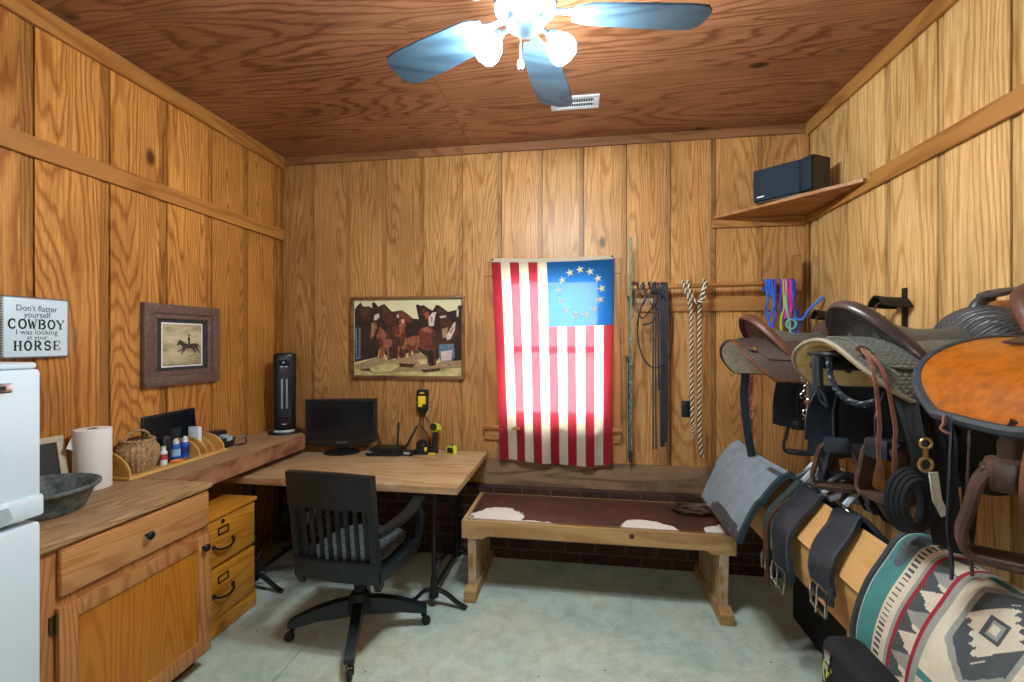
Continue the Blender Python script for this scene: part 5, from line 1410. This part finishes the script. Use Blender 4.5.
# ------------------------------------------------------------------ pad rack below the saddles
t = thing('pad_rack', 'long peaked plywood rack for pads and girths along the right wall', 'rack', (1.05, 2.0, 0))
RX, RZ = 1.03, .90
def facet(xa, za, xb, zb, th=.018):
    d = Vector((xb - xa, 0, zb - za)); n = Vector((d.z, 0, -d.x)).normalized() * th
    m = M(); m.add([(xa, .75, za), (xb, .75, zb), (xb - n.x, .75, zb - n.z), (xa - n.x, .75, za - n.z), (xa, 3.0, za), (xb, 3.0, zb), (xb - n.x, 3.0, zb - n.z), (xa - n.x, 3.0, za - n.z)],
                    [[0, 1, 2, 3], [7, 6, 5, 4], [0, 4, 5, 1], [1, 5, 6, 2], [2, 6, 7, 3], [3, 7, 4, 0]]); return m
obj('left_slope', facet(RX, RZ, RX - .122, RZ - .142), PLY, t, False, world=True)
obj('right_slope', facet(RX, RZ, RX + .122, RZ - .142, -.018), PLY, t, False, world=True)
m = M(); m.b2((.925, .76, .575), (.942, 2.99, .745), .002); obj('side_panel', m, PLY, t, False, world=True)
m = M(); m.b2((1.118, .76, .575), (1.135, 2.99, .745), .002); obj('side_panel', m, PLY, t, False, world=True)
for y in (.85, 1.75):
    m = M(); m.prism([(.945, .5), (1.115, .5), (1.115, .77), (1.03, .87), (.945, .77)], y, y + .02, 0, basis((0, 0, 0), (1, 0, 0), (0, 0, 1), (0, 1, 0))); obj('end_panel', m, PLY, t, False, world=True)
    for x in (.968, 1.092):
        m = M(); m.b2((x - .02, y - .02, 0), (x + .02, y + .04, .53), .003); obj('leg', m, DARKWOOD, t, False, world=True)

# felt pad at the far end
t = thing('saddle_pad', 'grey felt saddle pad with worn leather patches over the far end of the rack', 'saddle pad', (1.0, 2.72, .6), 0)
def pad_sec(s):   # s from -1 (room side) to 1 (wall side)
    e = abs(s); sg = 1 if s > 0 else -1
    x = 1.0 + (.235 if s < 0 else .27) * sg * e; z = .99 - .35 * e - .055 * (e * e) + .04 * (1 - e) ** 6 * 0
    z -= .03 * math.exp(-(e / .10) ** 2)
    return Vector((x, 0, z))
PYA, PYB = 2.335, 3.055
def pad(u, v, off=0.0):
    s = -1 + 2 * v; p = pad_sec(s)
    p.x += (-1 if s < 0 else 1) * .022 * math.sin(min(1, abs(s)) * PI) + (-.012 * math.sin(u * 4 + 1) if s < -.5 else 0)
    bow = .012 * math.sin(u * PI) * (1 - abs(s)) - .03 * (1 - u) * abs(s) * (1 if s < 0 else 0)
    q = Vector((p.x - .04 * (1 - u) * max(0, s) , PYA + (PYB - PYA) * u, p.z - bow))
    return q + Vector((-.8 if s < 0 else .8, 0, .6)) * off
def pad_mi(u, v):
    w = mnoise.noise(Vector((u * 3.1, v * 9, 1.2))) * .06
    if v < .085 + w * .6 and .05 < u < .62: return 1
    if v < .05 and u < .7: return 1
    if .515 < v < .56 + w: return 1
    if .42 < v < .46 and .02 < u < .22: return 1
    return 0
m = M(); m.shell(lambda u, v: pad(u, v, .0), 110, 220, -.022, 0, 2, None, pad_mi)
PATCH = plain('worn_dark_patch', srgb(52, 54, 58), .6, var_c=srgb(84, 84, 84), vscale=30, bump=.2, bscale=200)
obj('felt', m, [FELT, PATCH, FELT_D], t, world=True, ang=60)
m = M()
m.sweep([(-.012, -.012), (.012, -.012), (.012, .012), (-.012, .012)], [pad(-.012, v / 30, -.008) for v in range(31)], (0, 1, 0)); obj('edge_roll', m, FELT_D, t, world=True)

# girths lying over the rack
def over(off=0.0, zl=.62, zr=.70, dx=0):
    return bez([(.894 - off + dx, 0, zl), (.891 - off + dx, 0, .68), (.896 - off, 0, .745), (.925 - off * .75, 0, .80 + off * .6), (.975, 0, .858 + off), (1.03, 0, .912 + off), (1.09, 0, .85 + off), (1.145 + off * .5, 0, .79 + off), (1.168 + off, 0, .745), (1.17 + off, 0, zr)], 4)
def buckle(par, x, y, z, w, h):
    m = M(); m.tube([(x, y - w / 2, z + h / 2), (x, y + w / 2, z + h / 2), (x - .004, y + w / 2 + .004, z), (x - .004, y + w / 2, z - h / 2), (x - .004, y - w / 2, z - h / 2), (x - .004, y - w / 2 - .004, z)], .0055, 8, True)
    m.tube([(x - .006, y, z + h / 2), (x - .012, y, z - h * .62)], .004, 6)
    obj('buckle', m, CHROME, par, world=True)
def girth(label, y, w, mat, off=.014, zl=.62, bk=True, skew=0.0):
    t = thing('girth', label, 'girth', (1.0, y, .62), 0, 'girths over the pad rack')
    P = [Vector((p.x, y + skew * (p.z - .935), p.z)) for p in over(off, zl)]
    m = M(); m.sweep([(-w / 2, -.008), (-w / 2 + .008, -.012), (w / 2 - .008, -.012), (w / 2, -.008), (w / 2, .008), (w / 2 - .008, .011), (-w / 2 + .008, .011), (-w / 2, .008)], P, (0, 1, 0)); b = obj('band', m, mat, t, world=True)
    if bk:
        m = M(); P2 = [p + Vector((0 if 2 < i < len(P) - 2 else 0, 0, 0)) for i, p in enumerate(P)]
        for s_ in (-1, 1):
            m.tube([p + Vector((-.010 if p.z < .8 and p.x < 1 else 0, s_ * (w / 2 - .010), .011 if p.z > .8 else 0)) for p in P], .0035, 6)
        obj('edge_stitching', m, plain('grey_stitch', srgb(74, 82, 86), .7), t, world=True)
        x = P[0].x - .014; z = zl
        m = M(); m.b2((x - .001, y + skew * (z - .935) - w / 2 + .008, z - .005), (x + .012, y + skew * (z - .935) + w / 2 - .008, z + .055), .004); obj('buckle_chape', m, LEA_BLK, t, world=True)
        buckle(t, x - .008, y + skew * (z - .935), z - .005, w * .72, .085)
        pr_ = P[19]
        m = M(); m.tube([pr_ + Vector((.018 * math.cos(a) * .8, .024 * math.sin(a), .0145 - .012 * math.cos(a) * .7)) for a in [i * PI / 10 for i in range(20)]], .0035, 6, True); obj('ring', m, CHROME, t, world=True)
    return t
g0 = girth('thin olive strap girth lying beside the grey felt pad', 2.292, .045, OLIVE, .014, .56, False)
girth('wide black leather girth with silver buckle, beside the olive strap', 2.17, .17, LEA_BLK, .018, .575, True, .2)
girth('wide black leather girth with silver buckle, beside the patterned blanket', 1.90, .14, LEA_BLK, .018, .67, True, .5)
t = thing('buckle_strap', 'short brown leather strap with a silver buckle hanging from the rack', 'strap', (.85, 2.28, .46))
m = M(); m.strap(bez([(.97, 2.28, .862), (.905, 2.28, .80), (.872, 2.28, .72), (.868, 2.275, .6), (.872, 2.27, .46)], 5), .045, .007, (0, 1, 0)); obj('strap', m, LEA_BRN, t, world=True); buckle(t, .862, 2.275, .56, .045, .06)
# beaded black and silver girth heaped on the wall side of the ridge
t = thing('mohair_cinch', 'heap of shiny black and white cord cinch on top of the rack behind the girths', 'cinch', (1.12, 2.05, .87))
rr = random.Random(11)
for k in range(16):
    y0 = 1.90 + k * .026
    pts = [(1.02 + rr.uniform(-.03, .01), y0 + rr.uniform(-.02, .02), .955), (1.08, y0 + rr.uniform(-.03, .03), .99 + rr.uniform(0, .04)), (1.15, y0 + rr.uniform(-.03, .03), .97 + rr.uniform(0, .04)), (1.22, y0 + rr.uniform(-.03, .03), .87)]
    m = M(); m.tube(bez(pts, 5), .012, 6); obj('cord', m, (LEA_BLK if k % 3 else GREYP), t, world=True)
m = M(); m.tube([(1.17 + .02 * math.sin(a) * .5, 1.86 + .05 * math.cos(a), .965 + .035 * math.sin(a)) for a in [i * PI / 9 for i in range(18)]], .006, 6, True); obj('ring', m, CHROME, t, world=True)

# patterned wool saddle blanket
t = thing('saddle_blanket', 'teal and cream patterned wool saddle blanket over the near end of the rack', 'saddle blanket', (1.08, 1.2, .5))
BY0, BLEN = 1.60, .80
def bl_sec(s):
    e = abs(s)
    LP = ((0, 1.06, .985), (.12, 1.01, .968), (.3, .965, .90), (.5, .915, .81), (.75, .882, .70), (1, .87, .575)) if s < 0 else ((0, 1.06, .985), (.12, 1.11, .968), (.3, 1.16, .90), (.5, 1.2, .81), (.75, 1.235, .70), (1, 1.25, .575))
    k = 0
    while k < 4 and e > LP[k + 1][0]: k += 1
    p0, p1, p2, p3 = [LP[max(0, min(5, k + j))] for j in (-1, 0, 1, 2)]
    if k == 0: p0 = (-.12, 2.12 - LP[1][1], LP[1][2])
    f = (e - p1[0]) / (p2[0] - p1[0])
    cr = lambda a, b, c, d: 0.5 * (2 * b + (c - a) * f + (2 * a - 5 * b + 4 * c - d) * f * f + (3 * b - a - 3 * c + d) * f ** 3)
    return Vector((cr(p0[1], p1[1], p2[1], p3[1]), 0, cr(p0[2], p1[2], p2[2], p3[2])))
def blanket(u, v):
    p = bl_sec(-1 + 2 * v); e = abs(-1 + 2 * v)
    k = max(0, (e - .8) / .2)
    return Vector((p.x, BY0 - BLEN * u - .05 * k * k * (1 - u) , p.z - .012 * math.sin(u * PI)))
HALF = .47
def bl_mi(u, v):
    s = u * BLEN; tt = (v - .5) * 2 * HALF       # metres from the far edge, metres across from the ridge
    if s < .010: return 0                        # dark binding
    if s < .014: return 3
    if s < .085:
        if abs(tt + .04) < .11 and ((s - .052) / .03) ** 2 + ((tt + .045) / .10) ** 2 < 1: return 5
        return 1
    mid = .375
    s = s if s < mid + .13 else s
    d = s
    if d > mid: d = 2 * mid - d                  # mirrored bands
    if s < .135: return 4 if (s > .092 and s < .118 and (tt * 62) % 1 < .38) else 2
    if d < .150: return 6
    if d < .160: return 7
    if d < .225:
        q = (d - .16) / .065; ph = (tt / .062) % 1
        k = int(math.floor(tt / .062)) % 2
        if abs(ph - .5) * 2 < q and ph > .25: return 2 if k else 6
        if ph < .45 and q > .55 and abs(ph - .2) < .2 * q: return 2
        return 4
    if d < .236: return 7
    if d < .256: return 6
    # diamond medallions every 0.3 m across the back
    for c in (-.125, .205, .5, -.45):
        a, b = (s - mid), (tt - c)
        r = abs(a) + abs(b) * .9
        hexr = max(abs(a) * 1.15, abs(b) * .62 + abs(a) * .55)
        if abs(a) < .025 and abs(b) < .028:
            f = max(abs(a) / .025, abs(b) / .028)
            return 2 if f < .38 else (6 if f < .62 else 4)
        saw = .022 * (2 * abs(((a - b) / .03) % 1 - .5))
        if r < .062 + saw and abs(a) < .075: return 2
        if hexr < .082: return 4
        if hexr < .098: return 6
    if abs(tt) < .012 or abs(abs(tt) - .33) < .010: return 1
    return 2
BM = [plain('blanket_binding', srgb(46, 54, 56), .7), cloth('blanket_teal', srgb(84, 146, 140), srgb(62, 120, 116)), cloth('blanket_cream', srgb(226, 214, 190), srgb(196, 184, 160)), cloth('blanket_light_edge', srgb(190, 196, 188), srgb(160, 168, 160)),
      cloth('blanket_charcoal', srgb(92, 97, 98), srgb(66, 71, 72)), plain('wear_leather', srgb(62, 74, 84), .6, var_c=srgb(100, 112, 120), vscale=24, bump=.3), cloth('blanket_grey', srgb(164, 166, 156), srgb(136, 138, 130)), cloth('blanket_red', srgb(170, 50, 62), srgb(140, 40, 50))]
m = M(); m.shell(blanket, 200, 230, .02, 0, 2, None, bl_mi); obj('wool', m, BM, t, world=True, ang=60)
m = M(); m.tube([blanket(-.004, v / 50) + Vector((0, 0, -.008)) for v in range(51)], .012, 8); obj('edge_binding', m, BM[0], t, world=True)
def wearp(u, v):
    q = blanket(.085 + .22 * u + .04 * math.sin(v * PI), .0 + .07 * v); return q + Vector((-.012, 0, .004))
m = M(); m.shell(lambda u, v: blanket(.28 + .36 * u, .055 * v * math.sin(u * PI) ** .5 + .001) + Vector((-.01, 0, 0)), 24, 8, .006); obj('wear_patch', m, plain('dark_wear_patch', srgb(40, 48, 58), .5, var_c=srgb(62, 70, 80), vscale=40), t, world=True)

# ------------------------------------------------------------------ tack hanging below the saddles
def hang(name, label, cat, strands, mat, world_base, group=None):
    t = thing(name, label, cat, world_base, 0, group)
    for (nm, pts, w, kind, mt) in strands:
        m = M()
        if kind == 'strap': m.strap(bez(pts, 6), w, .005, (.75, .66, 0))
        else: m.tube(bez(pts, 6), w, 7)
        obj(nm, m, mt or mat, t, world=True)
    return t
PINK = plain('red_braid', srgb(176, 60, 66), .7, var_c=srgb(206, 140, 130), vscale=70)
m = M()
for ph in (0, PI):
    m.tube([(.965 + .01 * math.sin(i * .7 + ph), 2.74 + .008 * math.cos(i * .7 + ph), 1.43 - i * .0125) for i in range(40)], .008, 6)
single('braided_lead', m, PINK, 'red and white braided lead hanging behind the brown saddle', 'rope')

# bunched halter with a brass snap between the two nearer saddles
t = thing('lead_halter', 'bunch of black halter straps with a brass snap hanging between the nearer saddles', 'halter', (1.0, 1.35, 1.0))
rr = random.Random(5)
for k in range(9):
    x = .90 + .024 * (k % 5); y = 1.335 + .03 * (k // 5) + rr.uniform(-.012, .012)
    m = M(); m.strap(bez([(x + rr.uniform(-.01, .01), y + .06, 1.44), (x, y + .02, 1.33), (x + rr.uniform(-.02, .02), y, 1.2), (x + rr.uniform(-.01, .035), y - .01, 1.13 - rr.uniform(0, .1))], 6), .03, .006, (.7, -.7, 0)); obj('strap', m, LEA_BLK2, t, world=True)
for k in range(4):
    m = M(); m.tube([(.868 + (.038 + .006 * k) * math.cos(a) * .85, 1.31 + .012 * k, 1.165 + (.06 + .006 * k) * math.sin(a)) for a in [i * PI / 14 for i in range(28)]], .012, 6, True, flat=.6); obj('rope_loop', m, LEA_BLK2, t, world=True)
m = M()
bx, by, bz = .872, 1.29, 1.315
m.tube([(bx + .013 * math.cos(a), by, bz + .014 + .013 * math.sin(a)) for a in [i * PI / 8 for i in range(16)]], .0035, 6, True)
m.tube([(bx, by, bz), (bx, by, bz - .024)], .006, 8)
m.tube([(bx + .015 * math.cos(a), by, bz - .04 + .017 * math.sin(a)) for a in [PI / 2 + i * 2 * PI / 20 for i in range(20)]], .004, 7, True)
obj('snap', m, BRASS, t, world=True)
m = M(); m.strap([(bx + .02, by + .005, bz - .06), (bx + .028, by + .004, bz - .13), (bx + .05, by + .01, bz - .17)], .02, .004, (1, 0, 0)); obj('white_tag', m, plain('white_tape', srgb(216, 218, 206), .6), t, world=True)

# dark pieces added beneath the saddles against the wall
def flap(m, cx, cy, zt, zb, w, yaw, rnd=.25):
    T = TL(cx, cy, 0) @ R('Z', yaw)
    def fn(u, v):
        ww = w * (1 - rnd * max(0, v - .6) ** 1.5 * 3)
        return ((u - .5) * ww, .012 * math.sin(u * PI) + .006 * math.sin(v * 9), zt + (zb - zt) * v - .03 * math.sin(u * PI) * v)
    m.shell(fn, 10, 14, .008, T=T)
t = thing('added_dark_panels', 'added black leather panels filling the dark area under the grey saddle', 'added_dark_panels', (1.1, 1.95, 1.05))  # guessed panels, added to fill the dark area below the saddle
m = M(); flap(m, 1.12, 2.02, 1.48, 1.16, .34, -35); obj('panel', m, LEA_BLK, t, world=True)
m = M(); flap(m, 1.27, 1.83, 1.46, 1.10, .3, -50); obj('panel', m, LEA_BLK, t, world=True)
t = thing('added_dark_pouch', 'added black pouch filling the dark area on the wall side under the nearer saddles', 'bag', (1.3, 1.35, 1.0))  # guessed pouch, added to keep this area dark
m = M(); m.b2((1.22, 1.12, 1.05), (1.44, 1.46, 1.39), .03); obj('pouch', m, LEA_BLK2, t, world=True)
m = M(); flap(m, 1.20, 1.29, 1.39, 1.2, .32, 88); obj('flap', m, LEA_BLK2, t, world=True)

t = thing('split_reins', 'pair of long thin black reins hanging down in front of the amber saddle', 'reins', (.9, 1.23, .9))
for k, (x, y, zb, w) in enumerate(((.79, 1.105, 1.08, .014), (.81, 1.085, 1.10, .012), (.785, 1.115, 1.39, .011))):
    m = M(); m.strap(bez([(x + .03, y + .03, 1.42), (x + .003, y, zb + (1.42 - zb) * .66), (x - .004, y - .004, zb + (1.42 - zb) * .33), (x, y - .01, zb + (1.42 - zb) * .1), (x + .004 * (k - 1), y - .014, zb)], 6), w, .004, (.75, .66, 0)); obj('rein', m, [LEA_BLK, LEA_DK, LEA_TAN][k], t, world=True)

# curb chain and strings between the far saddles
t = thing('curb_chain', 'silver curb chain bit hanging between the brown and grey saddles', 'bit', (.95, 2.03, 1.2))
m = M(); z = 1.43; 
for k in range(13):
    c = Vector((.93 + .012 * math.sin(k * 1.3), 2.05 - .004 * k, z - k * .017))
    m.tube([c + Vector((.009 * math.cos(a), .009 * math.sin(a) * (k % 2), .011 * math.sin(a) if k % 2 == 0 else .011 * math.cos(a + .5))) for a in [i * PI / 5 for i in range(10)]], .0022, 5, True)
obj('chain', m, CHROME, t, world=True)
m = M(); m.tube([(.955 + .022 * math.cos(a), 2.02, 1.235 + .024 * math.sin(a)) for a in [i * PI / 8 for i in range(16)]], .004, 6, True); obj('bit_ring', m, CHROME, t, world=True)
m = M(); m.strap(bez([(.99, 2.03, 1.45), (.985, 2.02, 1.35), (.96, 2.02, 1.24), (.975, 2.01, 1.05)], 6), .016, .004, (.8, .6, 0)); obj('cheek_strap', m, LEA_DK, t, world=True)
# braided quirt hung on the grey saddle's arm
t = thing('braided_quirt', 'black braided quirt looped over the arm end of the grey saddle', 'whip', (.85, 1.64, 1.33))
m = M(); m.tube([(.795, 1.655, 1.55), (.792, 1.652, 1.50), (.793, 1.65, 1.44)], .016, 10); obj('handle', m, LEA_BLK, t, world=True)
m = M(); m.tube(bez([(.793, 1.65, 1.44), (.805, 1.63, 1.40), (.815, 1.635, 1.375), (.802, 1.65, 1.39), (.793, 1.652, 1.435)], 6), .005, 6); obj('wrist_loop', m, LEA_BLK, t, world=True)
m = M()
for ph in (0, PI):
    base = bez([(.80, 1.60, 1.54), (.80, 1.585, 1.47), (.81, 1.545, 1.42), (.83, 1.49, 1.40), (.85, 1.445, 1.415)], 12)
    m.tube([p + Vector((.004 * math.sin(i * .9 + ph), 0, .004 * math.cos(i * .9 + ph))) for i, p in enumerate(base)], .007, 6)
obj('lash', m, LEA_BLK, t, world=True)

# ------------------------------------------------------------------ black tack bag and added dark fillers on the floor under the rack
t = thing('tack_bag', 'black nylon tack bag with a round lime emblem on the floor under the rack', 'bag', (.78, 1.45, 0))
m = M(); m.box((.825, 1.37, .33), (.13, .44, .66), .045, 0, None, 0, 4); b = obj('body', m, LEA_BLK2, t, world=True)
m = M(); m.tube(bez([(.775, 1.5, .58), (.745, 1.49, .50), (.745, 1.27, .50), (.775, 1.25, .58)], 6), .014, 8); obj('handle', m, LEA_BLK2, t, world=True)
LIME = plain('lime_print', srgb(190, 214, 60), .5)
T = basis((.7595, 1.525, .555), (0, -1, 0), (0, 0, 1), (-1, 0, 0))
m = M(); n = 28
for k in range(n):
    a0, a1 = 2 * PI * k / n, 2 * PI * (k + 1) / n
    m.add([(.028 * math.cos(a0), .05 * math.sin(a0), .0), (.028 * math.cos(a1), .05 * math.sin(a1), 0), (.019 * math.cos(a1), .038 * math.sin(a1), 0), (.019 * math.cos(a0), .038 * math.sin(a0), 0)], [[0, 1, 2, 3]], 0, T)
m.add([(-.01, -.012, 0), (.004, -.02, 0), (.012, .012, 0), (-.004, .022, 0)], [[0, 1, 2, 3]], 0, T)
obj('emblem', m, LIME, b, False, world=True)
m = M(); m.b2((.752, 1.50, .60), (.762, 1.53, .635), .003); m.b2((.750, 1.505, .575), (.760, 1.525, .60), .003); obj('clasp', m, CHROME, t, world=True)
t = thing('added_dark_box', 'added low black box darkening the shaded floor under the pad rack', 'added_dark_box', (1.36, 2.35, 0))  # made-up box that darkens the shaded region under the rack
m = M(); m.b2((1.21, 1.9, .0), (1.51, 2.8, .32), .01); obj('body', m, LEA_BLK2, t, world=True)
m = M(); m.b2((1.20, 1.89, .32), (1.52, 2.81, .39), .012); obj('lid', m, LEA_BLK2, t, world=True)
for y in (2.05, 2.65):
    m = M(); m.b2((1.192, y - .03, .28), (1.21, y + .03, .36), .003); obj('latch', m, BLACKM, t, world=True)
t = thing('added_dark_roll', 'added black roll filling the dark floor area under the patterned blanket', 'bag', (.76, .9, 0))  # guessed roll, added to fill the dark area below the blanket
m = M(); m.tube([(.735, .66, .22), (.735, .70, .22), (.735, 1.08, .22), (.735, 1.12, .22)], .20, 24, scale=[.85, 1, 1, .85]); obj('body', m, LEA_BLK2, t, world=True)
m = M(); m.strap([(.735 + .204 * math.cos(a), .9, .22 + .204 * math.sin(a)) for a in [i * PI / 12 for i in range(24)]], .04, .006, (0, 1, 0), closed=True); obj('strap', m, LEA_BLK, t, world=True)
